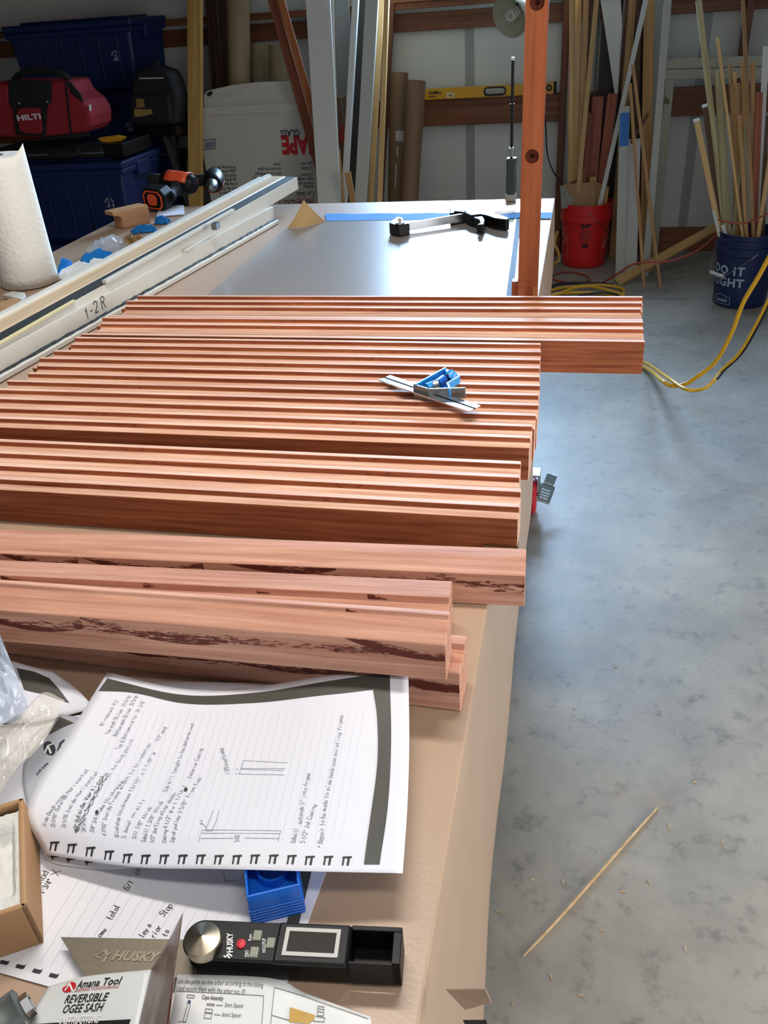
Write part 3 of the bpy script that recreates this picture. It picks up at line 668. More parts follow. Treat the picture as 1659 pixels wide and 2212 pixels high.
def crumple(c, rx, ry, h, seed, n=22, rough=.35, ang=0):
    def fn(u, v):
        x, y = 2 * u - 1, 2 * v - 1; r = min(1, math.hypot(x, y)); q = Vector((x * 2.4 + seed, y * 2.4, seed * 1.7))
        e = max(0, 1 - r ** 2) ** .6
        z = h * e * (1 + rough * 1.6 * noise.noise(q * 1.3) + rough * noise.noise(q * 3.1)) + abs(noise.noise(q * 6)) * h * .25 * (r < 1)
        k = 1 + .35 * noise.noise(q * .8 + Vector((9, 0, 0)))
        X, Y = x * rx * k, y * ry * k
        return Vector((c[0] + X * math.cos(ang) - Y * math.sin(ang), c[1] + X * math.sin(ang) + Y * math.cos(ang), c[2] + .0015 + max(0, z)))
    return MB().grid(fn, n, n)
bagm = film('clear bag film', 'c9d3df', .38, .12)
def blob(name, px, py, rx, ry, h, seed, m, label, cat, ang=0, rough=.35, z=ZT):
    c = atz(px, py, z); o = crumple(c, rx, ry, h, seed, ang=ang, rough=rough).build(name, m, loc=c, smooth=False); return tag(o, label, cat)
blob('crumpled_towel', 210, 594, .085, .04, .032, 3, plain('crumpled tissue', 'e6e7e8', .9, bump=.4, bscale=90), 'crumpled white paper towel beside the standing roll', 'paper towel', ang=.45)
blob('plastic_bag', 245, 545, .075, .05, .035, 8, bagm, 'crumpled clear plastic bag behind the crumpled towel', 'bag', ang=.4)
blob('tape_wad', 215, 562, .05, .025, .02, 12, blue_tape, 'wad of blue tape caught under the clear plastic bag', 'tape', ang=.3)
blob('tape_wad', 146, 590, .014, .035, .03, 15, blue_tape, 'strip of crumpled blue tape right beside the towel roll', 'tape')
blob('tape_wad', 312, 500, .035, .02, .016, 21, blue_tape, 'crumpled blue tape in front of the hardwood block', 'tape', ang=.4)
blob('tape_wad', 350, 482, .025, .018, .018, 25, blue_tape, 'small blue tape ball between the block and the jamb', 'tape')
c = atz(292, 540, ZT)
tag(crumple((c.x, c.y, ZT), .042, .03, .028, 31, rough=.6, ang=.4).build('wood_chunk', wood('splintered wood', '5a3a20', 'b08a50', 'x'), loc=c), 'splintered brown wood chunk leaning against the grooved jamb', 'wood')
c = atz(400, 452, ZT)
tag(MB().slab([atz(338, 467, ZT + .004), atz(398, 462, ZT + .004), atz(397, 443, ZT + .004), atz(345, 443, ZT + .004)], (0, 0, -.003)).build('paper_sheet', paper_m, loc=c), 'small white paper sheet under the drills', 'paper')
c = atz(22, 688, ZT)
tag(MB().xf(Matrix()).slab([atz(-40, 700, ZT + .03), atz(42, 662, ZT + .03), atz(46, 648, ZT + .03), atz(30, 642, ZT + .03), atz(-40, 664, ZT + .03)], (0, 0, -.029)).build('wood_block', wood('sanding block', 'a87c54', 'c29a70', 'x'), loc=c, bevel=.004), 'rounded wooden sanding block at the left edge of the picture', 'block')
c = atz(25, 640, ZT)
tag(MB().slab([atz(5, 636, ZT + .012), atz(45, 646, ZT + .012), atz(55, 640, ZT + .012), atz(53, 632, ZT + .012), atz(28, 628, ZT + .012)], (0, 0, -.011)).build('plastic_wedge', white_z, loc=c, bevel=.002), 'white plastic wedge in front of the towel roll', 'wedge')

# ------------------------------------------------------------------ clamps, upright stile, square
def outline(pts, z): return [atz(x, y, z) for x, y in pts]
c4 = lambda *q: [(820 + x / 5.352, 420 + y / 5.352) for x, y in q]
cl = thing('bar_clamp', 'black trigger bar clamp lying on the glossy brown sheet', 'clamp', atz(980, 478, ZT + .002))
zc = ZT + .034
MB().slab(outline(c4((985, 190), (1120, 160), (1275, 145), (1345, 195), (1350, 225), (1445, 250), (1485, 262), (1500, 280), (1460, 290), (1330, 272), (1230, 238), (1160, 226), (1060, 240), (1000, 215)), zc), (0, 0, -.031)).build('clamp_body', black_pl, cl, bevel=.003)
MB().slab(outline(c4((1060, 200), (1255, 165), (1282, 176), (1090, 212)), zc + .0008), (0, 0, -.002)).build('body_label', plain('pale label', 'b9c4cc', .4), cl)
MB().slab(outline(c4((1075, 262), (1195, 248), (1216, 290), (1205, 345), (1120, 350), (1165, 325), (1150, 290)), zc - .004), (0, 0, -.024)).build('trigger', black_pl, cl, bevel=.003)
MB().slab(outline(c4((808, 150), (865, 160), (875, 180), (990, 190), (990, 205), (870, 192), (850, 215), (812, 215)), zc), (0, 0, -.031)).build('moving_jaw', black_pl, cl, bevel=.003)
MB().slab(outline(c4((870, 158), (1120, 138), (1190, 150), (985, 190), (870, 180)), zc - .004), (0, 0, -.02)).build('jaw_arm', black_pl, cl, bevel=.003)
a, b = atz(*c4((340, 372))[0], ZT + .017), atz(*c4((1560, 165))[0], ZT + .021)
m = along(a, b - a); MB().box(-.01, (b - a).length, -.0035, .0035, -.011, .011).xf(m).build('steel_bar', steel_m, cl, bevel=.001)
MB().slab(outline(c4((108, 330), (150, 345), (215, 360), (345, 335), (335, 310), (270, 300), (265, 265), (205, 250), (120, 310)), zc), (0, 0, -.031)).build('fixed_jaw', black_pl, cl, bevel=.003)
q = atz(*c4((235, 335))[0], zc)
MB().lathe([(.001, .003), (.012, .003), (.0135, 0), (.012, -.002)], 20, Matrix.Translation(q)).build('jaw_pin', steel_d, cl, smooth=True)
MB().box(q.x - .004, q.x + .004, q.y - .004, q.y + .004, q.z + .002, q.z + .014).build('release_lug', white_g, cl, bevel=.001)
# clamp standing on the back edge
vb = atz(1101, 440, ZT); vy = 2.765
vc = thing('bar_clamp', 'upright bar clamp gripping the back edge of the bench, bar pointing up', 'clamp', (vb.x, vy, ZT))
zh0, zh1, ztop = aty(1103, 424, vy).z, aty(1103, 341, vy).z, aty(1104, 127, vy).z
MB().box(-.017, .017, -.016, .018, .001, .022).build('grip_pad', plain('grey rubber pad', '8d8a84', .7), vc, world=False, bevel=.004)
MB().prism([(-.0135, .014), (.0135, .014), (.015, .05), (.0135, zh1 - ZT - .02), (.017, zh1 - ZT), (-.015, zh1 - ZT), (-.0135, zh1 - ZT - .03), (-.0145, .05)], -.014, .02, 'y').xf(Matrix(((0, 0, 1, 0), (0, 1, 0, 0), (1, 0, 0, 0), (0, 0, 0, 1)))).build('handle', plain('dark green grip', '26302e', .5, var=.15), vc, world=False, bevel=.004)
MB().box(-.004, .004, -.009, .009, zh1 - ZT, ztop - ZT).build('clamp_bar', plain('blackened steel', '1b1b1c', .35, .6), vc, world=False, bevel=.001)
MB().box(-.0075, .0075, -.011, .011, zh1 - ZT + .004, zh1 - ZT + .03).build('screw_block', steel_d, vc, world=False, bevel=.002)
MB().box(-.006, .006, -.010, .010, ztop - ZT - .125, ztop - ZT - .118).build('collar', black_pl, vc, world=False, bevel=.001)
MB().box(-.005, .005, -.010, .010, ztop - ZT - .004, ztop - ZT + .004).build('bar_tip', white_g, vc, world=False, bevel=.001)
# upright mahogany stile with bolt holes
uy = 1.80
ub = atz(1138, 655, ZT); ux = ub.x
pa, pb = aty(1118, 640, ub.y), aty(1160, 640, ub.y); wu = pb.x - pa.x
xt = aty(1159, 0, ub.y)
axis = (Vector((xt.x, ub.y + .02, xt.z)) - Vector(((pa.x + pb.x) / 2, ub.y, pa.z)))
base = Vector(((pa.x + pb.x) / 2, ub.y, pa.z)); base = base - axis * ((base.z - ZT - .0022) / axis.z)
up = thing('upright_stile', 'tall mahogany stile standing on the bench edge with two counterbored holes', 'board', base, frame(base, axis, (1, 0, 0)))
Lu = .98; hw = wu / 2; th = .034
def zof(py): 
    q = aty(1150, py, ub.y); return (q.z - ZT) / axis.normalized().z
holes = [zof(343), zof(9)]
rad = .0135
# front face with round holes, built as a strip with bored openings
mb = MB(); segs = 24
def front(z0, z1, hz=None):
    if hz is None: mb.add([(-hw, 0, z0), (hw, 0, z0), (hw, 0, z1), (-hw, 0, z1)], [(0, 1, 2, 3)]); return
    ring = []; outer = []
    for k in range(segs):
        a = 2 * math.pi * k / segs; cx, cz = math.cos(a), math.sin(a); ring.append((rad * cx, 0, hz + rad * cz))
        s = max(abs(cx), abs(cz)); outer.append((hw * cx / s, 0, hz + hw * cz / s))
    inner = [(x, .017, z) for x, _, z in ring]; r2 = [(x * .33, .017, hz + (z - hz) * .33) for x, _, z in ring]; r3 = [(x, .0338, z) for x, _, z in r2]
    o = len(mb.v); mb.add(outer + ring + inner + r2 + r3, [])
    for j in range(4):
        mb.f += [(o + j * segs + i, o + j * segs + (i + 1) % segs, o + (j + 1) * segs + (i + 1) % segs, o + (j + 1) * segs + i) for i in range(segs)]
zs = [0]
for h in holes: zs += [h - hw, h + hw]
zs.append(Lu)
for i in range(0, len(zs) - 1, 2):
    front(zs[i], zs[i + 1])
    if i // 2 < len(holes): front(0, 0, holes[i // 2])
mb.add([(-hw, 0, 0), (hw, 0, 0), (hw, th, 0), (-hw, th, 0), (-hw, 0, Lu), (hw, 0, Lu), (hw, th, Lu), (-hw, th, Lu)], [(0, 3, 2, 1), (4, 5, 6, 7), (1, 2, 6, 5), (2, 3, 7, 6), (3, 0, 4, 7)])
mb.build('stile_body', mahog_up, up, world=False)
zt_ = zof(615)
MB().box(-hw - .0004, -hw + .0135, -.0025, th, 0, zt_).build('rail_stub', wood('rail stub', '8a4a2e', 'a8623c', 'x'), up, world=False, bevel=.0006)
MB().box(hw - .010, hw + .0004, -.0025, th, 0, zof(622)).build('rail_stub', bpy.data.materials['rail stub'], up, world=False, bevel=.0006)
MB().box(-hw - .013, -hw - .001, .004, th - .004, 0, zof(612)).build('tenon', mahog_z, up, world=False, bevel=.0006)
# combination square
zq = HL + .010
q0, q1, q2, q3 = atz(818, 822, zq), atz(1013, 890, zq), atz(1031, 878, zq), atz(838, 811, zq)
sq = thing('combination_square', 'blue headed combination square lying across the mahogany stiles', 'square', (q0 + q2) / 2)
dx = (q1 - q0); Lq = dx.length; dx.normalize(); wq = .025; nrm = Vector((0, 0, 1)); dy = nrm.cross(dx)
O = q0 + (q3 - q0).normalized() * 0
m = frame(O, nrm, dx)
ba = MB(); ba.box(0, Lq, 0, .0105, -.001, .001); ba.box(0, Lq, .0145, wq, -.001, .001); ba.box(0, Lq, .010, .015, -.001, -.0002)
bl = ba.xf(m).build('ruler_blade', steel_m, sq)
MB().box(.0, Lq, .0108, .0142, -.0002, .0001).xf(m).build('blade_slot', black_pl, bl)
tk = MB()
for k in range(int(Lq / .004)):
    tk.box(.004 + k * .004, .0045 + k * .004, 0.0, .005 if k % 4 == 0 else .0025, .001, .0011); tk.box(.004 + k * .004, .0045 + k * .004, wq - (.005 if k % 4 == 0 else .0025), wq, .001, .0011)
o = tk.xf(m).build('ruler_ticks', inkd_m, bl); o['kind'] = 'stuff'
c5 = lambda x, y: (800 + x / 6.636, 780 + y / 6.636)
zt3 = zq + .010
zb3 = zq - .009
# head: cast metal fence faces and a blue hollow frame
f0, f1, f2 = atz(*c5(612, 335), zt3), atz(*c5(830, 400), zt3), atz(*c5(1360, 385), zt3)
MB().slab([f0, f1, f1 + (f0 - f1).normalized() * .001 + Vector((0, .0035, 0)), f0 + Vector((.001, .0035, 0))], (0, 0, zb3 - zt3)).build('square_fence', steel_d, sq, bevel=.0005)
MB().slab([f1, f2, f2 + Vector((0, .0035, 0)), f1 + Vector((.001, .0035, 0))], (0, 0, zb3 - zt3 + .002)).build('mitre_fence', steel_d, sq, bevel=.0005)
web = [c5(640, 330), c5(820, 395), c5(1140, 395), c5(1100, 310), c5(1260, 215), c5(1235, 160), c5(1170, 140), c5(1065, 95)]
MB().slab([atz(x, y, zq - .002) for x, y in web], (0, 0, -.005)).build('head_web', blue_h, sq, bevel=.0008)
def rib(pts, h0, h1, wd):
    g = MB()
    for (ax_, ay_), (bx_, by_) in zip(pts, pts[1:]):
        a, b = atz(*c5(ax_, ay_), zq + h1), atz(*c5(bx_, by_), zq + h1); mm = frame(a, (0, 0, 1), b - a); g2 = MB().box(-wd / 2, (b - a).length + wd / 2, -wd / 2, wd / 2, h0 - h1, 0).xf(mm); g.add(g2.v, g2.f)
    return g
rib([(650, 325), (1070, 92)], -.002, .011, .0035).build('head_rib', blue_h, sq, bevel=.0006)
rib([(1070, 92), (1085, 140)], -.002, .009, .003).build('head_rib', blue_h, sq, bevel=.0006)
rib([(1265, 215), (1105, 310), (1135, 390)], -.002, .010, .0035).build('head_rib', blue_h, sq, bevel=.0006)
q = atz(*c5(1170, 200), zq + .006)
MB().lathe([(.0085, -.008), (.0085, .003), (.0075, .005), (.006, .004), (.006, -.006)], 20, frame(q, (.55, .6, .55), (1, 0, 0))).build('vial_housing', blue_h, sq, smooth=True)
MB().tube([atz(*c5(1080, 240), zq + .006), atz(*c5(1165, 185), zq + .007)], .0042, 12).build('level_vial', plain('dark vial', '1b2340', .15, var=.4, scale=200), sq, smooth=True)
MB().tube([atz(*c5(800, 375), zq + .005), atz(*c5(905, 335), zq + .005)], .0058, 14).build('lock_sleeve', blue_h, sq, smooth=True)
MB().tube([atz(*c5(895, 345), zq + .005), atz(*c5(970, 325), zq + .006)], .0068, 16).build('lock_knob', steel_m, sq, smooth=True)
MB().tube([atz(*c5(960, 330), zq + .004), atz(*c5(1050, 265), zq + .004)], .0075, 14).build('knob_well', plain('deep blue', '1c5fb8', .4), sq, smooth=True)
# ------------------------------------------------------------------ papers on the near end
top = Patch([(97, 1846, ZT + .014), (290, 1873, ZT + .024), (480, 1877, ZT + .036), (675, 1882, ZT + .040), (870, 1886, ZT + .036)],
            [(232, 1452, ZT + .030), (400, 1488, ZT + .026), (560, 1482, ZT + .030), (720, 1458, ZT + .042), (882, 1447, ZT + .046)],
            [(97, 1846, ZT + .014), (58, 1738, ZT + .034), (145, 1592, ZT + .034), (232, 1452, ZT + .030)],
            [(870, 1886, ZT + .036), (880, 1740, ZT + .034), (884, 1600, ZT + .036), (882, 1447, ZT + .046)])
pg = thing('note_page', 'handwritten notes on a photocopied page, leaning over the nearest burnt rail', 'paper', atz(480, 1700, ZT + .012))
MB().grid(lambda u, w: top.at(u, w), 40, 30).build('page', paper_m, pg, smooth=True, solid=.0003)
mb = MB(); top.strip(mb, [(232, 1466), (400, 1502), (560, 1496), (720, 1470), (842, 1452)], [(213, 1493), (300, 1499), (400, 1520), (560, 1518), (720, 1500), (806, 1490)], 40)
top.strip(mb, [(842, 1453), (845, 1600), (838, 1740), (820, 1868)], [(806, 1490), (815, 1560), (812, 1680), (786, 1868)], 30)
mb.build('toner_border', toner_m, pg)
mb = MB()
for k in range(33):
    x0 = 150 + k * 18.3; xt_ = 262 + k * 16.4
    if xt_ > 790: break
    top.line(mb, [(x0 + (xt_ - x0) * t, 1815 + (1535 - 1815) * t) for t in [i / 8 for i in range(9)]], .00022, .0003)
mb.build('ruled_lines', rule_m, pg)['kind'] = 'stuff'
G5 = lambda x, y: (x / 3.6065 + 40, y / 3.6065 + 1430)
G6 = lambda x, y: (x / 3.456 + 420, y / 3.456 + 1430)
hw_ = MB()
for s, a, b in [('Side Bedroom', (215, 1285), (370, 1035)), ('33 7/16" Outside Horizontal', (285, 1290), (560, 835)), ('32 1/16 Inside Horizontal', (370, 1295), (635, 850)),
                ('58 5/16"  Inside Vertical to bug point', (525, 1325), (905, 600)), ('7/8" 3/4 Frame thickness', (590, 1330), (825, 930)), ('4 7/16" Inside Frame width to blindstop', (685, 1355), (1035, 635)),
                ('Blind stop thickness 13/16" x 1 1/8" W', (785, 1365), (1075, 705)), ('1/2" sand', (1090, 620), (1160, 510)), ('5. bevel on sill', (835, 1375), (1000, 1065)), ('Sill 7/8" thick', (915, 1380), (1050, 1125)),
                ('Subsill 1 3/8" thick', (990, 1405), (1140, 1080)), ('Sub sill length to be determined', (1155, 1015), (1370, 480)), ('1/2" parting stop dado', (1055, 1410), (1235, 1020)),
                ('Casing 4 1/2" W x 1 1/16 T', (1150, 1410), (1320, 960)), ('Exterior Casing', (1345, 905), (1440, 675)), ('Top at pulley 3 5/8" from top', (1215, 1410), (1430, 900)),
                ('Windows X2', (655, 500), (780, 300)), ('Top sash Stiles- 29 5/16', (700, 565), (880, 265)), ('Bottom sash Stiles- 30 9/16', (765, 580), (935, 265)), ('Top & Bottom rails- 31 3/8', (785, 685), (985, 310))]:
    handwrite(hw_, top, s, G5(*a), G5(*b))
for s, a, b in [('1 3/8 to putty edge', (268, 832), (212, 640)), ('Subsill', (752, 1355), (780, 1240)), ('extends 5" into frame', (802, 1210), (868, 830)), ('5 1/2" Int Casing', (822, 1355), (912, 1065)),
                ('* Repair to be made to side bedroom existing frame', (955, 1390), (1112, 395)), ('5 1/2', (332, 1342), (340, 1292))]:
    handwrite(hw_, top, s, G6(*a), G6(*b))
hw_.build('handwriting', ink_m, pg)['kind'] = 'stuff'
sk = MB()
for pts in [[(365, 738), (697, 755)], [(350, 797), (678, 797)], [(355, 804), (672, 811)], [(335, 838), (670, 845)], [(365, 738), (335, 838)], [(55, 1280), (640, 1283)], [(62, 1255), (645, 1262)], [(62, 1255), (52, 1280)], [(645, 1262), (640, 1283)],
            [(50, 1318), (290, 1318)], [(375, 1315), (630, 1320)], [(46, 1290), (34, 1345)], [(635, 1290), (625, 1345)], [(140, 1110), (102, 1210), (90, 1235), (88, 1262), (133, 1262), (138, 1245), (165, 1190), (182, 1110)], [(40, 1190), (55, 1182), (60, 1205), (42, 1208), (70, 1216), (90, 1240)], [(310, 805), (330, 803)], [(302, 835), (325, 835)]]:
    top.line(sk, [G6(*p) for p in pts], .00035)
sk.build('pencil_sketch', ink_m, pg)['kind'] = 'stuff'
sc = MB()
for ph in (0, math.pi): top.line(sc, [G5(445 + 245 * t + 9 * math.sin(t * 22 + ph), 1330 - 460 * t + 9 * math.sin(t * 22 + ph)) for t in [i / 40 for i in range(41)]], .0005)
handwrite(sc, top, '62" Outside Vertical', G5(470, 1320), G5(680, 880), wid=.0004)
for c in ((612, 1172), (1304, 996)): top.line(sc, [G5(c[0] + 10 * math.cos(k) * (1 - k / 30), c[1] + 12 * math.sin(k)) for k in range(12)], .0011)
sc.build('scribble', inkd_m, pg)['kind'] = 'stuff'
bx = [117, 155, 195, 235, 275, 314, 354, 394, 433, 472, 511, 550, 590, 629, 668, 708, 748]; by = [1828, 1833, 1840, 1848, 1855, 1857, 1857, 1857, 1857, 1858, 1858, 1857, 1857, 1858, 1860, 1860, 1861]
rn = random.Random(3)
for x, y in zip(bx, by):
    mk = MB(); top.line(mk, [(x - 7, y - 8), (x + 11, y - 9)], .0014); top.line(mk, [(x - 5, y - 8), (x - 8, y + 8)], .0013); top.line(mk, [(x + 6, y - 8), (x + 3, y + 8)], .0017)
    mk.build('binding_mark', inkd_m, pg)
# the copy just beneath it
und = Patch([(97, 1857, ZT + .002), (139, 1869, ZT + .0035), (277, 1876, ZT + .004), (600, 1838, ZT + .004), (866, 1842, ZT + .004)], [(235, 1470, ZT + .006), (860, 1480, ZT + .008)],
            [(97, 1857, ZT + .002), (66, 1745, ZT + .012), (150, 1600, ZT + .014), (235, 1470, ZT + .006)], [(866, 1842, ZT + .004), (872, 1600, ZT + .006), (860, 1480, ZT + .008)])
ug = thing('note_page', 'second photocopied page hidden under the handwritten notes', 'paper', atz(480, 1720, ZT + .002))
MB().grid(lambda u, w: und.at(u, w) , 24, 16).build('page', paper_m, ug, smooth=True, solid=.0003)
for x, y in ((118, 1850), (152, 1856), (192, 1862)):
    mk = MB(); und.line(mk, [(x - 7, y), (x + 9, y)], .0018); und.line(mk, [(x - 2, y - 5), (x - 4, y + 6)], .0014); mk.build('binding_mark', inkd_m, ug)
# lower lined sheet
low = Patch([(-40, 2090, ZT + .001), (570, 2262, ZT + .001)], [(60, 1690, ZT + .001), (745, 1770, ZT + .001)], [(-40, 2090, ZT + .001), (60, 1690, ZT + .001)], [(570, 2262, ZT + .001), (745, 1770, ZT + .001)])
lg = thing('note_page', 'lined note page spread out flat under the box and the angle gauge', 'paper', atz(330, 1980, ZT + .0005))
MB().grid(lambda u, w: low.at(u, w), 12, 10).build('page', plain('lined copy paper', 'dfe0e6', .6, var=.015, scale=50), lg, solid=.0004)
mb = MB()
for k in range(18):
    x0 = 60 + k * 24.5; low.line(mb, [(x0, 2078 + k * 4.5), (x0 + 155, 1830 + k * 3.5)], .00022, .0003)
mb.build('ruled_lines', rule_m, lg)['kind'] = 'stuff'
mb = MB(); low.strip(mb, [(628, 2075), (645, 2000), (662, 1930), (676, 1870)], [(600, 2068), (619, 1995), (638, 1925), (652, 1866)], 10); mb.build('toner_border', toner_m, lg)
G7 = lambda x, y: (x / 3.607, y / 3.607 + 1820)
hl = MB()
for s, a, b, h in [('Rad', (330, 315), (385, 225), .0062), ('11- 1-3/4"', (298, 470), (420, 290), .0062), ('X', (455, 262), (480, 205), .007), ('total', (872, 605), (945, 490), .0058), ('6/1', (1000, 375), (1050, 305), .0058),
                ('Stop', (1280, 580), (1352, 490), .006), ('ley s', (1120, 742), (1185, 640), .005), ('rior', (1205, 742), (1265, 650), .005), ('ts', (1296, 735), (1325, 685), .005), ('oms', (782, 740), (838, 680), .005), ('ct', (1080, 255), (1105, 205), .005)]:
    handwrite(hl, low, s, G7(*a), G7(*b), h=h * .9, wid=.00045)
hl.build('handwriting', inkd_m, lg)['kind'] = 'stuff'
for x, y in ((30, 938), (155, 970), (285, 1005), (415, 1040)):
    mk = MB(); low.line(mk, [G7(x - 20, y - 6), G7(x + 24, y + 4)], .0026); low.line(mk, [G7(x + 30, y + 12), G7(x + 46, y - 14)], .0006); mk.build('binding_mark', inkd_m, lg)
sk = MB(); low.line(sk, [(482, 1882), (487, 1903), (510, 1902)], .0005); sk.build('pencil_sketch', ink_m, lg)
# papers and card at the left
pB = Patch([(-60, 1560, ZT + .012), (70, 1560, ZT + .010), (205, 1530, ZT + .004)], [(-60, 1400, ZT + .016), (40, 1432, ZT + .020), (112, 1450, ZT + .014)], [(-60, 1560, ZT + .012), (-60, 1400, ZT + .016)], [(205, 1530, ZT + .004), (165, 1488, ZT + .012), (112, 1450, ZT + .014)])
lb = thing('note_page', 'white page with a dark band, half under the plastic bags', 'paper', atz(80, 1520, ZT + .003))
MB().grid(lambda u, w: pB.at(u, w), 16, 10).build('page', paper_m, lb, smooth=True, solid=.0003)
mb = MB(); pB.strip(mb, [(36, 1443), (75, 1452), (106, 1465)], [(52, 1490), (100, 1502), (150, 1519)], 14); mb.build('toner_band', toner_m, lb)
pW = Patch([(-60, 1760, ZT + .002), (120, 1740, ZT + .002)], [(-40, 1580, ZT + .006), (200, 1540, ZT + .004)], [(-60, 1760, ZT + .002), (-40, 1580, ZT + .006)], [(120, 1740, ZT + .002), (200, 1540, ZT + .004)])
tag(MB().grid(lambda u, w: pW.at(u, w), 6, 6).build('paper_sheet', paper_m, loc=atz(60, 1660, ZT + .002), solid=.0003), 'blank white sheet under the printed safety card', 'paper')
pC = Patch([(60, 1752, ZT + .005), (150, 1760, ZT + .005)], [(130, 1543, ZT + .012), (260, 1560, ZT + .008)], [(60, 1752, ZT + .005), (49, 1658, ZT + .010), (85, 1600, ZT + .012), (130, 1543, ZT + .012)], [(150, 1760, ZT + .005), (260, 1560, ZT + .008)])
cd = thing('safety_card', 'grey printed card with a round black logo, under the handwritten notes', 'card', atz(110, 1650, ZT + .004))
MB().grid(lambda u, w: pC.at(u, w), 14, 14).build('card', plain('pale grey card', 'aeb1bb', .5, var=.03), cd, smooth=True, solid=.0004)
mb = MB(); pC.strip(mb, [(128, 1548), (117, 1568), (106, 1586)], [(160, 1562), (135, 1572), (107, 1587)], 8); mb.build('dark_corner', toner_m, cd)
mb = MB(); ring = [(107 + 13 * math.cos(k * math.pi / 10) * 1.0 + 3 * math.sin(k * math.pi / 10), 1617 + 15 * math.sin(k * math.pi / 10)) for k in range(20)]
mb.add([pC.pt(*p, .0005) for p in ring], [tuple(range(20))]); mb.build('round_logo', inkd_m, cd)
mb = MB(); pC.line(mb, [(97, 1628), (104, 1612), (114, 1608)], .0016, .0008); pC.line(mb, [(104, 1612), (110, 1628)], .0016, .0008); mb.build('logo_stroke', white_m, cd)
mb = MB(); pC.line(mb, [(126, 1622), (131, 1606), (138, 1600)], .0022, .0006)
letters_fit(mb, pC, 'FOR SAFE', (82, 1675), (106, 1650), .0022, bold=.02); mb.build('printed_words', inkd_m, cd)

# plastic bags at the left edge
def bagsheet(name, P, m, label, amp, seed):
    def fn(u, w):
        p = P.at(u, w); e = min(u, 1 - u, w, 1 - w) * 4; e = min(1, e)
        return p + Vector((0, 0, 1)) * (abs(noise.noise(Vector((u * 4 + seed, w * 4, seed)))) * amp * 1.4 * e + abs(noise.noise(Vector((u * 11, w * 9, seed + 3)))) * amp * .7 * e)
    return tag(MB().grid(fn, 40, 40).build(name, m, loc=P.at(.5, .5), smooth=True), label, 'bag')
pb1 = Patch([(-80, 1620, ZT + .026), (62, 1528, ZT + .026)], [(-80, 1340, ZT + .07), (-8, 1352, ZT + .085)], [(-80, 1620, ZT + .026), (-80, 1340, ZT + .07)], [(62, 1528, ZT + .026), (30, 1445, ZT + .055), (-8, 1352, ZT + .085)])
bagsheet('plastic_bag', pb1, film('blue tinted film', 'b9c6da', .72, .2), 'bluish plastic bag leaning in at the left edge of the picture', .012, 2)
pb2 = Patch([(-80, 1800, ZT + .028), (0, 1712, ZT + .026), (40, 1660, ZT + .026)], [(-40, 1560, ZT + .035), (30, 1560, ZT + .04), (90, 1497, ZT + .038), (140, 1512, ZT + .034)], [(-80, 1800, ZT + .028), (-40, 1560, ZT + .035)], [(40, 1660, ZT + .026), (95, 1600, ZT + .032), (140, 1512, ZT + .034)])
bagsheet('plastic_bag', pb2, film('clear zip bag', 'd8d3c6', .5, .1), 'clear crinkled zip bag lying over the white papers', .010, 6)

# open carton with foam
zc_ = ZT + .046
tr, tf, tl = atz(50, 1722, zc_), atz(56, 1957, zc_), atz(-110, 2012, zc_)
ctn = thing('small_carton', 'small open cardboard box lined with white foam at the left', 'box', Vector(((tr.x + tl.x) / 2, (tr.y + tf.y) / 2, ZT + .001)))
bl_ = tl + (tr - tf); R4 = [tl, tf, tr, bl_]; cc = (tl + tr) / 2
for i, nm in enumerate(('front_wall', 'side_wall', 'back_wall', 'far_wall')):
    a, b = R4[i], R4[(i + 1) % 4]; n_ = (cc - (a + b) / 2); n_.z = 0; n_.normalize(); t_ = .004
    a2, b2 = a.copy(), b.copy()
    MB().slab([a, b, b + n_ * t_, a + n_ * t_], (0, 0, ZT + .0015 - zc_)).build(nm, card_m, ctn, bevel=.0012)
MB().slab([Vector((p.x, p.y, ZT + .003)) for p in R4], (0, 0, -.0015)).build('carton_base', card_m, ctn)
ins = [p + (cc - p).normalized() * .008 for p in R4]
def foam(u, v):
    p = (ins[0] * (1 - u) + ins[1] * u) * (1 - v) + (ins[3] * (1 - u) + ins[2] * u) * v
    d_ = min(u, 1 - u, v, 1 - v)
    return p + Vector((0, 0, -.006 - .012 * min(1, max(0, (d_ - .12) / .1)) + .0012 * noise.noise(Vector((u * 14, v * 14, 0)))))
MB().grid(foam, 30, 30).build('foam_lining', foam_m, ctn, smooth=True)

# blue plastic case
A0, A1 = atz(547, 1999, ZT + .001), atz(659, 1972, ZT + .001); d = A1 - A0; L = d.length
hz_ = .034
bc = thing('bit_case', 'open blue plastic bit case peeking out from under the notes', 'case', A0, frame(A0, (0, 0, 1), d))
Wd = .046; t_ = .0016
for nm, bxs in (('case_floor', (0, L, 0, Wd, 0, .002)), ('front_wall', (0, L, 0, t_, .002, hz_)), ('back_wall', (0, L, Wd - t_, Wd, .002, hz_)), ('side_wall', (0, t_, t_, Wd - t_, .002, hz_)), ('side_wall', (L - t_, L, t_, Wd - t_, .002, hz_))):
    MB().box(*bxs).build(nm, blue_p, bc, world=False, bevel=.0007)
for k in range(5):
    MB().box(-.0009, L + .0009, -.0009, Wd - .004, .003 + k * .0032, .0046 + k * .0032).build('grip_ridge', blue_p, bc, world=False, bevel=.0004)
MB().lathe([(.0095, .002), (.0108, .026), (.0124, .026), (.0128, .024), (.0112, .002)], 24, Matrix.Translation((L * .53, .026, 0))).build('bit_cup', blue_p, bc, world=False, smooth=True)
MB().box(t_, L * .53 - .012, .034, .0355, .002, .024).build('divider', blue_p, bc, world=False); MB().box(L * .53 + .012, L - t_, .040, .0415, .002, .024).build('divider', blue_p, bc, world=False)
MB().box(L * .50, L * .515, .038, Wd - t_, .002, .024).build('divider', blue_p, bc, world=False)

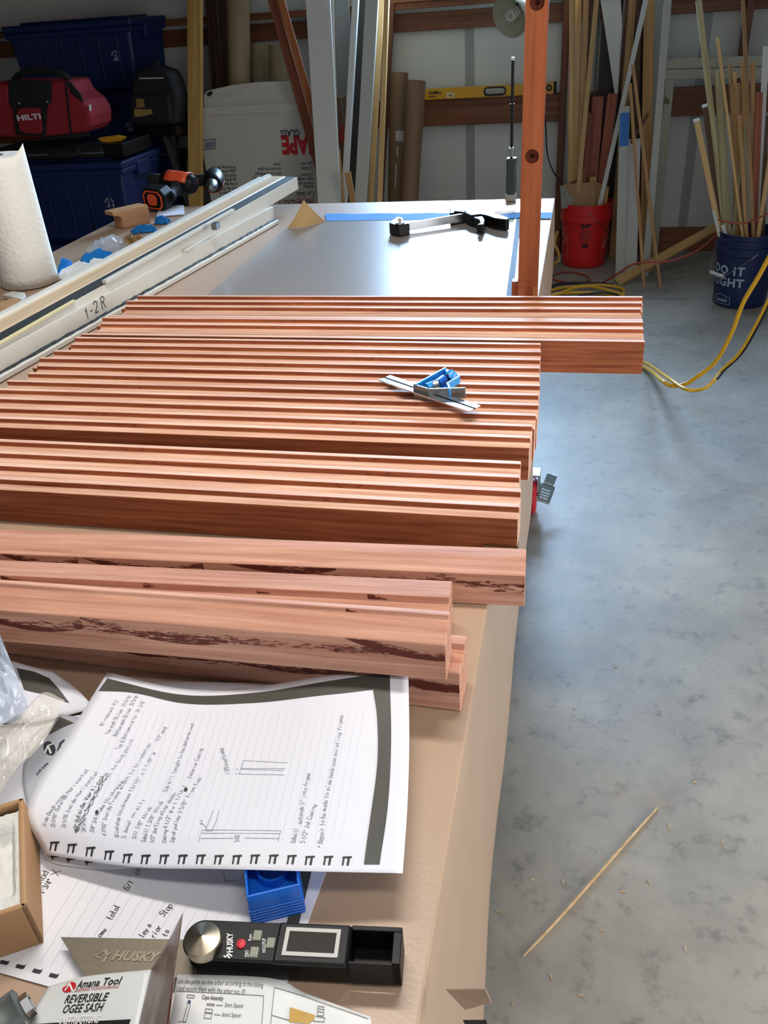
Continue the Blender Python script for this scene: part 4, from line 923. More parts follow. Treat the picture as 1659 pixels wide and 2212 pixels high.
# ------------------------------------------------------------------ digital angle gauge
zg = .030
GA, GB = atz(869, 2131, ZT + .002), atz(404, 2107, ZT + .002); d = GA - GB; LG = d.length
gm = frame(GB, (0, 0, 1), d)
gb_ = (gm.inverted() @ atz(868, 1999, ZT + zg + .002)).y
ga = thing('angle_gauge', 'black digital angle gauge with a round steel knob and a display', 'gauge', GB, gm)
gl = lambda px, py, z=zg: gm.inverted() @ atz(px, py, ZT + .002 + z)
xs = gl(755, 2040).x; xk = gl(440, 2030); r0 = gb_ / 2
wall_t = .0035
arc = [(r0 * .95 - r0 * .95 * math.cos(t) , gb_ / 2 - gb_ / 2 * math.sin(t)) for t in [math.pi * k / 12 - math.pi / 2 for k in range(13)]]
arc = [(r0 + -r0 * math.cos(t), gb_ / 2 + gb_ / 2 * math.sin(t)) for t in [math.pi / 2 - math.pi * k / 14 for k in range(15)]]
MB().prism([(x, y) for x, y in reversed(arc)] [::-1] + [(xs, 0), (xs, gb_)], 0, zg - .003, 'z').build('gauge_body', black_pl, ga, world=False, bevel=.0012)
yp0, yp1 = gl(600, 2078).y, gb_ - .002
MB().prism([(x * .98 + .0006, yp0 + (y / gb_) * (yp1 - yp0)) for x, y in arc] + [(gl(600, 2050).x, yp0), (gl(600, 2050).x, yp1)], zg - .003, zg, 'z').build('keypad_panel', black_pl, ga, world=False, bevel=.0008)
xd0, xd1 = gl(596, 2040).x, gl(754, 2040).x
MB().box(xd0, xd1, yp0 - .001, yp1, zg - .003, zg + .0015).build('display_panel', black_pl, ga, world=False, bevel=.0015)
for nm, bxs in (('channel_floor', (xs, LG, 0, gb_, 0, .006)), ('channel_wall', (xs, LG, 0, gl(800, 2080).y, .006, zg - .002)), ('channel_wall', (xs, LG, gb_ - wall_t, gb_, .006, zg - .002)), ('channel_end', (LG - .006, LG, gl(800, 2080).y, gb_ - wall_t, .006, zg - .002))):
    MB().box(*bxs).build(nm, black_pl, ga, world=False, bevel=.0006)
kc = gl(438, 2030, zg + .006)
Mk = Matrix.Translation((kc.x, kc.y, 0))
rk = (gl(477, 2030, zg + .006) - gl(400, 2030, zg + .006)).length / 2
def turned():
    m, nt, b = material('turned steel'); tc = N(nt, 'ShaderNodeTexCoord'); sp = N(nt, 'ShaderNodeSeparateXYZ'); nt.links.new(tc.outputs['Object'], sp.inputs[0])
    wv = N(nt, 'ShaderNodeTexWave', wave_type='RINGS', rings_direction='Z'); wv.inputs['Scale'].default_value = 600
    ad = N(nt, 'ShaderNodeVectorMath', operation='SUBTRACT'); ad.inputs[1].default_value = (kc.x, kc.y, 0); nt.links.new(tc.outputs['Object'], ad.inputs[0]); nt.links.new(ad.outputs[0], wv.inputs['Vector'])
    b.inputs['Base Color'].default_value = S('b8ae9a'); b.inputs['Metallic'].default_value = 1; b.inputs['Roughness'].default_value = .30; b.inputs['Anisotropic'].default_value = .85
    bp = N(nt, 'ShaderNodeBump'); bp.inputs['Strength'].default_value = .08; bp.inputs['Distance'].default_value = .0003; nt.links.new(wv.outputs[0], bp.inputs['Height']); nt.links.new(bp.outputs[0], b.inputs['Normal'])
    tg = N(nt, 'ShaderNodeTangent', direction_type='RADIAL', axis='Z'); nt.links.new(tg.outputs[0], b.inputs['Tangent']); return m
kn = MB().lathe([(rk, zg - .001), (rk, zg + .005), (rk * .97, zg + .0075), (rk * .05, zg + .0105), (.0002, zg + .0106)], 48, Mk)
kn.build('steel_knob', turned(), ga, world=False, smooth=True)
rb_ = gl(521, 2040); rr_ = (gl(531, 2040) - gl(511, 2040)).length / 2
MB().lathe([(rr_, zg - .001), (rr_, zg + .0012), (rr_ * .8, zg + .0018), (.0002, zg + .002)], 20, Matrix.Translation((rb_.x, rb_.y, 0))).build('power_button', plain('red rubber key', 'cf2f3c', .5), ga, world=False, smooth=True)
for px, py in ((556, 2022), (549, 2058), (585, 2038)):
    c = gl(px, py); MB().box(c.x - .0029, c.x + .0029, c.y - .0036, c.y + .0036, zg - .001, zg + .0014).build('key', plain('grey key', '8b8d7e', .55), ga, world=False, bevel=.0007)
dz = zg + .0016; s0, s1 = gl(608, 2064, dz), gl(737, 2009, dz); t_ = .0026
bz = MB(); bz.box(s0.x, s1.x, s0.y, s0.y + t_, dz, dz + .0008); bz.box(s0.x, s1.x, s1.y - t_, s1.y, dz, dz + .0008); bz.box(s0.x, s0.x + t_, s0.y + t_, s1.y - t_, dz, dz + .0008); bz.box(s1.x - t_, s1.x, s0.y + t_, s1.y - t_, dz, dz + .0008)
bz.build('display_bezel', plain('silver bezel', 'b4b4ae', .4), ga, world=False)
MB().box(s0.x + t_, s1.x - t_, s0.y + t_, s1.y - t_, dz - .0005, dz + .0003).build('display_glass', plain('dead display', '2a251f', .5, var=.2, scale=300, spec=.2), ga, world=False)
wl = lambda x, y, z=zg: gm @ Vector((x, y, z))
gp = Patch([wl(0, 0), wl(LG, 0)], [wl(0, gb_), wl(LG, gb_)], [wl(0, 0), wl(0, gb_)], [wl(LG, 0), wl(LG, gb_)])
lt = MB()
letters_fit(lt, gp, 'HUSKY', (503, 2058), (503, 2014), .0040, bold=.03, shear=.2); letters_fit(lt, gp, 'ZERO', (537, 2068), (537, 2053), .0024, bold=.01); letters_fit(lt, gp, 'Rev.', (544, 2032), (544, 2017), .0024, bold=.01); letters_fit(lt, gp, 'HOLD/FLIP', (574, 2058), (574, 2027), .0024, bold=.01)
gp.line(lt, [(496, 2070), (490, 2064), (494, 2061), (501, 2066)], .0009); gp.line(lt, [(488, 2068), (484, 2066)], .0009)
lt.build('printed_words', white_m, ga)
bz_ = ZT + .012
blade = MB().slab([atz(131, 2024, bz_), atz(425, 2030, bz_), atz(425, 2112, bz_), atz(185, 2110, bz_)], (0, 0, -.0022)).build('gauge_blade', plain('brushed dark steel', '6f675a', .45, .7, var=.18, scale=220), ga)
mb = MB(); bp_ = Patch([atz(185, 2110, bz_), atz(425, 2112, bz_)], [atz(131, 2024, bz_), atz(425, 2030, bz_)], [atz(185, 2110, bz_), atz(131, 2024, bz_)], [atz(425, 2112, bz_), atz(425, 2030, bz_)])
letters_fit(mb, bp_, 'HUSKY', (240, 2074), (345, 2078), .0065, bold=.04, shear=.3)
bp_.line(mb, [(228, 2052), (216, 2060), (205, 2066), (216, 2070)], .0010); bp_.line(mb, [(228, 2054), (232, 2066), (224, 2078)], .0018); bp_.line(mb, [(232, 2064), (240, 2058)], .0010)
mb.build('etched_mark', plain('etched steel', '8f8574', .5, .5), blade)

# ------------------------------------------------------------------ folded leaflet
lf = thing('instruction_leaflet', 'folded instruction leaflet with printed panels, one flap standing up', 'leaflet', atz(330, 2190, ZT + .001))
leafm = plain('glossy leaflet paper', 'd6d9d8', .4, var=.02, scale=20)
L1 = Patch([(40, 2240, ZT + .003), (180, 2248, ZT + .012), (292, 2250, ZT + .022)], [(104, 2131, ZT + .004), (185, 2109, ZT + .014), (328, 2094, ZT + .022)], [(40, 2240, ZT + .003), (74, 2178, ZT + .004), (104, 2131, ZT + .004)], [(292, 2250, ZT + .022), (328, 2094, ZT + .022)])
MB().grid(lambda u, w: L1.at(u, w), 18, 14).build('front_panel', leafm, lf, smooth=True, solid=.0003)
mb = MB(); letters_fit(mb, L1, 'Amana Tool', (165, 2136), (262, 2126), .0048, bold=.014, shear=.25)
letters_fit(mb, L1, 'REVERSIBLE', (139, 2168), (233, 2162), .0050, bold=.012, shear=.25); letters_fit(mb, L1, 'OGEE SASH', (135, 2189), (222, 2184), .0050, bold=.012, shear=.25)
top_ = [(66, 2213), (150, 2208), (283, 2202)]
L1.strip(mb, top_, [(58, 2240), (150, 2242), (270, 2242)], 10, .0003)
mb.build('printed_words', plain('leaflet black', '151518', .45), lf)
mb = MB(); letters_fit(mb, L1, 'INSTRUCTIONS', (128, 2214), (214, 2211), .0050, bold=.01, shear=.25); o = mb.build('reversed_words', white_m, lf); o.location.z += .0004
mb = MB(); letters_fit(mb, L1, 'REDEFINING WOODWORKING', (161, 2144), (256, 2135), .0020, shear=.2); letters_fit(mb, L1, 'REDEFINING WOODWORKING', (161, 2144), (256, 2135), .0020, shear=.2)
el = [(150.5 + 15 * math.cos(k * math.pi / 12) * .96 + 3 * math.sin(-k * math.pi / 12), 2133 - 3 * math.cos(k * math.pi / 12) + 11 * math.sin(k * math.pi / 12)) for k in range(24)]
mb.add([L1.pt(*p, .0005) for p in el], [tuple(range(24))]); mb.build('red_logo', red_m, lf)
mb = MB(); L1.line(mb, [(142, 2140), (152, 2126), (158, 2142)], .0012, .0008); L1.line(mb, [(136, 2134), (150, 2126)], .0008, .0008); mb.build('logo_stroke', white_m, lf)
L2_ = Patch([(292, 2250, ZT + .022), (328, 2094, ZT + .022)], [(360, 2250, ZT + .080), (396, 1971, ZT + .085)], [(292, 2250, ZT + .022), (330, 2250, ZT + .052), (360, 2250, ZT + .080)], [(328, 2094, ZT + .022), (366, 2030, ZT + .055), (396, 1971, ZT + .085)])
def photo_mat():
    m, nt, b = material('printed photo'); tc = N(nt, 'ShaderNodeTexCoord'); nz = N(nt, 'ShaderNodeTexNoise'); nz.inputs['Scale'].default_value = 24; nz.inputs['Detail'].default_value = 3; nt.links.new(tc.outputs['Object'], nz.inputs['Vector'])
    r = N(nt, 'ShaderNodeValToRGB'); e = r.color_ramp.elements; e[0].position = .32; e[0].color = S('2a2422'); e[1].position = .62; e[1].color = S('9d9088')
    x = e.new(.42); x.color = S('5a3028'); x = e.new(.5); x.color = S('7a6a60'); nt.links.new(nz.outputs[0], r.inputs[0]); nt.links.new(r.outputs[0], b.inputs['Base Color']); b.inputs['Roughness'].default_value = .35; return m
MB().grid(lambda u, w: L2_.at(u, w), 12, 12).build('standing_flap', photo_mat(), lf, smooth=True, solid=.0003)
L3 = Patch([(360, 2250, ZT + .012), (600, 2270, ZT + .004), (810, 2270, ZT + .003)], [(384, 2104, ZT + .016), (585, 2113, ZT + .016), (660, 2145, ZT + .010), (800, 2196, ZT + .004)], [(360, 2250, ZT + .012), (384, 2104, ZT + .016)], [(810, 2270, ZT + .003), (800, 2196, ZT + .004)])
MB().grid(lambda u, w: L3.at(u, w), 24, 12).build('inner_panel', leafm, lf, smooth=True, solid=.0003)
G8 = lambda x, y: (x / 3.0722 + 360, y / 3.0722 + 1850)
mb = MB(); letters_fit(mb, L3, 'ack the parts on the arbor according to the sticking', G8(75, 843), G8(640, 872), .0030); letters_fit(mb, L3, ') and secure them with the arbor nut. (F)', G8(62, 888), G8(520, 918), .0030)
letters_fit(mb, L3, 'Cope Assembly', G8(232, 947), G8(375, 958), .0026, bold=.015); letters_fit(mb, L3, '3mm Spacer', G8(385, 1000), G8(510, 1006), .0026); letters_fit(mb, L3, '6mm Spacer', G8(368, 1064), G8(495, 1070), .0026)
mb.build('printed_words', plain('print grey', '3c3e44', .5), lf)
dr = MB()
for pts in ([(65, 895), (645, 925), (632, 1112)], [(715, 870), (690, 1112)], [(715, 870), (900, 925), (1340, 1080)], [(270, 978), (318, 982), (315, 992), (268, 988), (270, 978)], [(330, 988), (372, 990)], [(315, 1050), (356, 1054)], [(260, 1012), (305, 1016), (302, 1040), (255, 1036), (260, 1012)], [(255, 1040), (300, 1044), (296, 1078), (248, 1074), (255, 1040)],
            [(138, 920), (185, 924), (182, 942), (135, 938), (138, 920)], [(140, 980), (108, 1098), (128, 1100), (158, 984)], [(80, 1098), (130, 1102)], [(1005, 995), (1045, 1000), (1040, 1060), (1000, 1055), (1005, 995)], [(1003, 1012), (1044, 1018)], [(1002, 1030), (1042, 1036)], [(990, 1062), (1050, 1072), (1045, 1100), (975, 1095)], [(700, 1055), (820, 1090)]):
    L3.line(dr, [G8(*p) for p in pts], .0004)
dr.build('line_drawing', plain('drawing grey', '55585c', .5), lf)
mb = MB(); mb.add([L3.pt(*G8(*p), .0006) for p in ((820, 1002), (985, 1055), (978, 1085), (940, 1112), (812, 1100))], [(0, 1, 2, 3, 4)]); mb.build('drawn_board', plain('ochre print', 'b9923f', .5, var=.2, scale=150), lf)
mb = MB(); mb.add([L3.pt(*G8(*p), .0006) for p in ((143, 955), (162, 958), (158, 980), (138, 977))], [(0, 1, 2, 3)]); mb.build('drawn_tip', plain('navy print', '2a2f5a', .5), lf)

# router bit
rb0 = atz(-14, 2228, ZT + .016)
rt = thing('router_bit', 'grey router bit with carbide wings in the bottom left corner', 'router bit', rb0)
ax = frame(rb0, (.62, .76, .10), (0, 0, 1)) @ Matrix.Scale(.72, 4); cutm = plain('grey coated cutter', '5d635f', .45, .3, var=.1)
MB().lathe([(.0002, -.03), (.006, -.03), (.006, .012)], 18, ax).build('shank', steel_m, rt, smooth=True)
MB().lathe([(.0085, -.008), (.0095, -.006), (.0095, .002), (.0085, .004)], 20, ax).build('bearing', steel_d, rt, smooth=True)
MB().lathe([(.0085, .004), (.015, .006), (.0185, .010), (.0165, .018), (.0195, .026), (.0085, .029)], 24, ax).build('cutter_body', cutm, rt, smooth=True)
for s in (-1, 1):
    MB().box(-.003, .003, s * .010, s * .021, .006, .028).xf(ax).build('cutter_wing', cutm, rt, bevel=.001)
    MB().box(.003, .0045, s * .013, s * .0222, .007, .027).xf(ax).build('carbide_tip', steel_m, rt)
MB().lathe([(.0115, .029), (.0115, .036), (.0085, .036), (.0085, .029)], 6, ax).build('arbor_nut', steel_m, rt)
# ------------------------------------------------------------------ things leaning on the back wall
def lin(pa, pb, t): return (pa[0] + (pb[0] - pa[0]) * t, pa[1] + (pb[1] - pa[1]) * t)
def solve_floor(pa, pb, y, z=0.0):
    lo, hi = 0.0, (1400 - pa[1]) / (pb[1] - pa[1])
    for _ in range(60):
        m_ = (lo + hi) / 2
        if aty(*lin(pa, pb, m_), y).z > z: lo = m_
        else: hi = m_
    return aty(*lin(pa, pb, hi), y)
def lean(name, pa, pb, wpx, th, yb, yt, m, label, cat='board', top=None, zb=0.0, bottom=None, bev=.002, group=None):
    """a board seen from pixel pa (up) to pb (down); foot at depth yb, head at depth yt"""
    P0 = solve_floor(pa, pb, yb, zb) if bottom is None else aty(*bottom, yb)
    if top is None:
        t = (-260 - pa[1]) / (pb[1] - pa[1]); P1 = aty(*lin(pa, pb, t), yt)
    else: P1 = aty(*top, yt)
    d = P1 - P0; ww = wpx / ppm(aty(*pa, yt)); fm = frame(P0, d, (1, 0, 0))
    o = MB().box(-ww / 2, ww / 2, 0, th, 0, d.length).build(name, m, loc=P0, rot=fm.to_3x3(), world=False, bevel=bev, seg=1)
    if cat: tag(o, label, cat, group)
    return o
# left to right
lean('pine_stud', (418, 0), (420, 437), 31, .038, 4.62, 5.10, wood('construction pine', 'a9803f', 'd0a862', 'z', scale=.7, hue=.02), 'upright pine stud between the dark corner and the glass carton')
lean('dark_strip', (455, 0), (470, 190), 26, .025, 5.28, 5.46, darkw_z, 'dark brown plank with stickers, just right of the pine stud')
st_ = lean('brown_plank', (468, 0), (487, 185), 40, .03, 5.32, 5.50, wood('old plank', '4a3422', '6a4c32', 'z'), 'wide dim brown plank behind the tall cardboard tube')
def ctube(pa, pb, r, yb, yt, m, label, top=None, group=None, capped=False):
    P0 = solve_floor(pa, pb, yb); P1 = aty(*(top or lin(pa, pb, (-200 - pa[1]) / (pb[1] - pa[1]))), yt)
    d = P1 - P0; o = thing('cardboard_tube', label, 'tube', P0, frame(P0, d, (1, 0, 0)), group=group)
    L = d.length; MB().lathe([(r - .004, .004), (r, .004), (r, L), (r - .004, L), (r - .004, .004)], 28).build('tube_wall', m, o, world=False, smooth=True)
    MB().lathe([(r - .0045, L - .012), (r * .5, L - .010), (.0005, L - .010)], 28).build('end_cap', plain('tube cap', '5a4632', .7), o, world=False, smooth=True)
    return o, L
ctube((514, 0), (517, 170), .066, 5.15, 5.22, tubel_m, 'tall pale cardboard tube standing behind the glass carton')
ctube((560, 100), (562, 170), .056, 5.24, 5.30, tubel_m, 'short cardboard tube to the right of the tall pale tube', top=(560, 96))
ctube((600, 100), (602, 170), .054, 5.14, 5.20, tubel_m, 'short cardboard tube nearest the diagonal brown strips', top=(600, 98))
for i, (x, y, w_, h_) in enumerate(((437, 50, .045, .10), (440, 135, .028, .085))):
    q = aty(x, y, 5.16); MB().box(q.x - w_ / 2, q.x + w_ / 2, q.y - .012, q.y - .010, q.z - h_ / 2, q.z + h_ / 2)
# glass carton
yc = 4.93
cl0, cr0 = aty(433, 300, yc).x, aty(700, 300, yc).x
zt0 = aty(560, 232, yc).z
gc = thing('glass_carton', 'pale cardboard carton printed upside down with glass cutting instructions', 'carton', ((cl0 + cr0) / 2, yc + .07, 0))
MB().box(cl0, cr0, yc, yc + .14, .001, zt0).build('carton_body', cardw_m, gc, bevel=.004)
q = lambda x, y, d=0.0: aty(x, y, yc + d)
MB().slab([q(435, 250, -.003), q(690, 238, -.003), q(690, 219, -.003), q(435, 232, -.003)], (0, -.003, 0)).build('flap_edge', cardw_m, gc, bevel=.001)
MB().slab([q(441, 236, .01), q(690, 222, .01), q(686, 186, .05), q(650, 175, .05), q(560, 177, .05), (q(500, 184, .05)), q(447, 196, .05), q(440, 205, .045)], (0, .004, 0)).build('top_flap', cardw_m, gc, bevel=.001)
mb = MB(); 
cp = Patch([Vector((cl0, yc - .001, 0)), Vector((cr0, yc - .001, 0))], [Vector((cl0, yc - .001, zt0)), Vector((cr0, yc - .001, zt0))], [Vector((cl0, yc - .001, 0)), Vector((cl0, yc - .001, zt0))], [Vector((cr0, yc - .001, 0)), Vector((cr0, yc - .001, zt0))])
ink = plain('navy print on card', '2c3350', .7)
G2 = lambda x, y: (x / 3.456 + 380, y / 3.456)
for s, a, b, h in [('firmly snap the cut.', (442, 1238), (268, 1242), .019), ('sides of the cut and', (446, 1266), (262, 1275), .019), ('Hold the glass on both', (450, 1298), (222, 1310), .019), ('tap along the score.', (452, 1330), (268, 1342), .019), ('of the glass cutter to', (455, 1362), (262, 1372), .019), ('and use the ball', (456, 1396), (300, 1402), .019), ('the glass in', (456, 1428), (320, 1434), .019),
                   ('twice.', (780, 1215), (722, 1218), .019), ('to score the glass', (782, 1250), (612, 1254), .019), ('Do not attempt', (782, 1285), (588, 1290), .019), ('designated', (700, 1318), (572, 1322), .019),
                   ('gloves', (1012, 1210), (936, 1212), .019), ('& Safety', (1018, 1242), (935, 1248), .019), ('a marker.', (1022, 1292), (925, 1296), .019), ('right edge', (1024, 1324), (905, 1330), .019), ('desired cut', (1024, 1356), (912, 1362), .019), ('surface.', (1024, 1384), (952, 1386), .019), ('Cut Glass', (1030, 1428), (900, 1436), .027)]:
    letters_fit(mb, cp, s, G2(*a), G2(*b), h, bold=.012)
letters_fit(mb, cp, 'GLASS', G2(922, 966), G2(778, 972), .034, bold=.02)
mb.build('printed_words', ink, gc)
mb = MB(); letters_fit(mb, cp, 'HAPE', G2(1064, 1015), G2(783, 1018), .092, bold=.05); mb.build('red_words', red_m, gc)
mb = MB(); letters_fit(mb, cp, 'TION IF GLASS IS SHARP', G2(1034, 1486), G2(640, 1500), .030, bold=.02); mb.build('caution_words', plain('faded red print', '6a4448', .7), gc)
mb = MB(); cp.strip(mb, [G2(900, 1475), G2(1035, 1472)], [G2(900, 1520), G2(1035, 1517)], 2, .0003); mb.build('pink_band', plain('pink band', 'b59a94', .7), gc)
mb = MB(); cp.strip(mb, [G2(198, 1042), G2(296, 1036)], [G2(200, 1122), G2(297, 1112)], 2, .0006); mb.build('stamp_frame', plain('dark blue print', '39425c', .7), gc)
mb = MB(); cp.strip(mb, [G2(204, 1047), G2(291, 1042)], [G2(206, 1116), G2(292, 1107)], 2, .0012); mb.build('stamp_field', plain('stamp field', 'aaa89f', .7), gc)
mb = MB(); cp.strip(mb, [G2(222, 1062), G2(282, 1058)], [G2(224, 1108), G2(282, 1100)], 2, .0018); mb.build('stamp_picture', plain('stamp blue', '717b94', .7, var=.15), gc)
mb = MB(); mb.add([q(*G2(*p), -.0) + Vector((0, .040 - .004, 0)) for p in ((216, 700), (238, 684), (258, 690), (250, 712), (228, 726), (217, 722))], [tuple(range(6))]); mb.build('hand_hole', plain('dark hole', '1c1a18', .9), gc)
# second carton behind the white boards
c0_ = aty(722, 420, 5.0).x; c1_ = aty(745, 420, 5.0).x
g2 = thing('red_lettered_carton', 'narrow brown carton with red lettering between the white boards', 'carton', ((c0_ + c1_) / 2, 5.05, 0))
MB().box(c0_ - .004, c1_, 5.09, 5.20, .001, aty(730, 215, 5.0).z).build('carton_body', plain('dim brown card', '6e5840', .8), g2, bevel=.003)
mb = MB(); cp2 = Patch([Vector((c0_ - .004, 5.089, 0)), Vector((c1_, 5.089, 0))], [Vector((c0_ - .004, 5.089, 1)), Vector((c1_, 5.089, 1))], [Vector((c0_ - .004, 5.089, 0)), Vector((c0_ - .004, 5.089, 1))], [Vector((c1_, 5.089, 0)), Vector((c1_, 5.089, 1))])
letters_fit(mb, cp2, 'SHARP', (736, 268), (730, 305), .035, bold=.03); mb.build('red_words', red_m, g2)
lean('mahogany_strip', (588, 0), (672, 300), 21, .012, 4.84, 4.90, wood('lean mahogany', '6e3a22', '8e5030', 'z'), 'reddish brown strip slanting behind the wide white board')
lean('mahogany_strip', (606, 0), (690, 290), 16, .012, 4.81, 4.86, wood('lean mahogany 2', '8a4c2a', 'a8653a', 'z'), 'orange brown strip slanting just right of the darker one')
lean('white_board', (686, 0), (711, 437), 53, .025, 4.50, 5.05, white_z, 'widest white board, in front of the glass carton')
bw = lean('board_edge', (714, 0), (729, 437), 9, .02, 4.53, 5.08, plain('bare edge', 'b7a98a', .6), 'narrow bare wood lath along the right edge of the widest white board')
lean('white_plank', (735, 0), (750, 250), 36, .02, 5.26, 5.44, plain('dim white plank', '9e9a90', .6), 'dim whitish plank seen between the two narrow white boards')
lean('white_lath', (767, 0), (742, 437), 13, .03, 4.60, 5.28, white_z, 'narrow white lath slanting to the left at the centre')
lean('dark_strip', (782, 0), (757, 437), 22, .02, 4.96, 5.42, plain('shaded gap strip', '3c3733', .6), 'shaded gap strip between the two narrow white boards')  # dark strip stands in for the shaded gap between the white boards
lean('white_board', (803, 0), (778, 437), 27, .025, 4.60, 5.26, white_g, 'greyish white board left of the yellow pine boards')
lean('pine_board', (823, 0), (800, 437), 12, .02, 4.72, 5.36, pine_z, 'left yellow pine board by the grey white board')
lean('pine_board', (834, 10), (819, 437), 10, .03, 4.60, 5.22, pine_z, 'right yellow pine board beside the dark cardboard tubes')
lean('brown_strip', (727, 310), (738, 437), 14, .02, 4.70, 4.74, oak_z, 'short brown offcut low between the white boards', top=(726, 322))
lean('brown_strip', (752, 370), (763, 437), 13, .02, 4.55, 4.58, oak_z, 'short orange brown offcut low before the shaded gap strip', top=(750, 372))
lean('brown_strip', (846, 0), (842, 70), 13, .03, 5.40, 5.46, post_m, 'dark brown lath beside the yellow pine boards')
t1, L1_ = ctube((862, 158), (856, 437), .052, 5.04, 5.28, tube_m, 'taller dark cardboard tube with a shipping label', top=(862, 158))
t2, L2b = ctube((900, 178), (884, 437), .052, 4.86, 5.14, tube_m, 'shorter dark cardboard tube right of the labelled one', top=(900, 176))
def tube_print(t, px, py, w_, h_, m, nm):
    qq = t.matrix_basis.inverted() @ aty(px, py, t.location.y + .1); z = qq.z; a0 = math.atan2(-1, max(-1, min(1, qq.x / .052)) * .9)
    fn = cyl_map((0, 0), .052, 0, a0)
    mb = MB().grid(lambda u, v: fn((u - .5) * w_, z + (v - .5) * h_), 6, 2); return mb.build(nm, m, t, world=False)
tube_print(t1, 864, 293, .05, .055, plain('shipping label', 'b9b5a8', .6, var=.25, scale=80), 'shipping_label')
fnp = None
for py, h_ in ((326, .05), (370, .07), (392, .06)): tube_print(t1, 857 if py > 340 else 859, py, .006, h_, plain('white stamp', 'c8c4bc', .6, var=.4, scale=120), 'white_stamp')
# spirit level on the lower girt
la, lb_ = aty(912, 213, W - .06), aty(1197, 200, W - .06); dl = lb_ - la; Ll = dl.length; zb_ = .9265
la = Vector((la.x, W - .042, zb_)); lv = thing('spirit_level', 'yellow spirit level resting on the lower wall girt', 'level', la)
hl_ = .060
yel = plain('yellow painted metal', 'd39a1e', .4, var=.05)
vx = lambda px: aty(px, 196, W - .07).x - la.x
h1a, h1b = vx(1046), vx(1092)
MB().box(-.12, h1a, -.026, 0, 0, hl_).build('level_body', yel, lv, world=False, bevel=.003)
MB().box(h1b, Ll, -.026, 0, 0, hl_).build('level_body', yel, lv, world=False, bevel=.003)
MB().box(h1a, h1b, -.026, 0, 0, .014).build('lower_bridge', yel, lv, world=False); MB().box(h1a, h1b, -.026, 0, hl_ - .014, hl_).build('upper_bridge', yel, lv, world=False)
cxh, rh, wh = (h1a + h1b) / 2, (hl_ - .024) / 2, (h1b - h1a) / 2
def stad(hw_, r, y):
    pts = []
    for k in range(9): a = -math.pi / 2 + math.pi * k / 8; pts.append((cxh + hw_ - r + r * math.cos(a), hl_ / 2 + r * math.sin(a)))
    for k in range(9): a = math.pi / 2 + math.pi * k / 8; pts.append((cxh - hw_ + r + r * math.cos(a), hl_ / 2 + r * math.sin(a)))
    return pts
so, si = stad(wh + .004, rh + .007, 0), stad(wh - .004, rh - .002, 0); kk = len(so)
g_ = MB(); g_.add([(x, -.029, z) for x, z in so] + [(x, -.029, z) for x, z in si] + [(x, -.002, z) for x, z in so] + [(x, -.002, z) for x, z in si],
                  [(i, (i + 1) % kk, kk + (i + 1) % kk, kk + i) for i in range(kk)] + [(kk + i, kk + (i + 1) % kk, 3 * kk + (i + 1) % kk, 3 * kk + i) for i in range(kk)] + [(i, 2 * kk + i, 2 * kk + (i + 1) % kk, (i + 1) % kk) for i in range(kk)])
g_.build('hand_hole_rim', black_rb, lv, world=False)
MB().box(vx(964), vx(982), -.028, -.02, .006, .034).build('vial_window', plain('vial white', 'd6d0b0', .4), lv, world=False, bevel=.004)
MB().box(vx(969), vx(977), -.0295, -.027, .014, .024).build('vial', plain('vial green', '7d7a40', .3), lv, world=False)
MB().box(Ll - .004, Ll + .012, -.028, .001, -.0, hl_ + .004).build('end_cap', black_rb, lv, world=False, bevel=.003)
MB().lathe([(.016, 0), (.018, .003), (.008, .004)], 20, frame((Ll - .03, -.026, .034), (0, -1, 0), (1, 0, 0))).build('vial_ring', black_rb, lv, world=False, smooth=True)
mb = MB(); letters(mb, 'FatMax', lambda x, y: Vector((vx(926) + x, -.0268, .030 + y)), size=.026, bold=.0008); mb.build('printed_words', plain('black paint', '1d1a14', .5), lv, world=False)
MB().box(vx(925), vx(941), -.0272, -.026, .012, .022).build('red_patch', plain('rust print', '8a4a20', .5), lv, world=False)
# clamp lamp under the window ledge
lc = aty(1104, 40, 5.20)
dirn = Vector((-.42, -.62, -.30)).normalized()
lm = thing('clamp_lamp', 'clamp lamp with a metal bowl reflector and spiral bulb below the window', 'lamp', lc)
bowlc = aty(1099, 38, 5.12); bfr = frame(bowlc, -dirn, (1, 0, 0))
R = .105
MB().lathe([(R, 0), (R * .985, .012), (R * .93, .035), (R * .80, .066), (R * .58, .092), (.028, .108), (.028, .112), (R * .6, .095), (R * .83, .067), (R * .96, .034), (R * 1.01, .010), (R, 0)], 40, bfr).build('reflector', plain('spun aluminium', 'c9c6b2', .42, .55, var=.05), lm, smooth=True)
MB().lathe([(.0285, .10), (.030, .125), (.022, .17), (.016, .18)], 20, bfr).build('socket', black_pl, lm, smooth=True)
sp_ = [bfr @ Vector((.021 * math.cos(t * 2.3), .021 * math.sin(t * 2.3), .085 - t * .0082)) for t in [i * .28 for i in range(38)]]
MB().tube(sp_, .0065, 8).build('spiral_bulb', plain('bulb glass', 'dcdccb', .3), lm, smooth=True)
MB().lathe([(.018, .105), (.021, .088), (.018, .082), (.001, .082)], 18, bfr).build('bulb_base', white_z, lm, smooth=True)
sk_ = bfr @ Vector((0, 0, .17))
MB().tube([sk_, (sk_.x + .01, 5.40, 1.435), (sk_.x + .01, 5.455, 1.45)], .007).build('clamp_stem', steel_d, lm, smooth=True)
MB().box(sk_.x - .008, sk_.x + .028, 5.43, 5.45, 1.40, 1.475).build('spring_clamp', steel_d, lm, bevel=.002)
cpts = [aty(*p) for p in ((1150, 210, 5.36), (1176, 255, 5.38), (1182, 330, 5.38), (1195, 370, 5.36), (1212, 395, 5.30), (1218, 430, 5.22))]
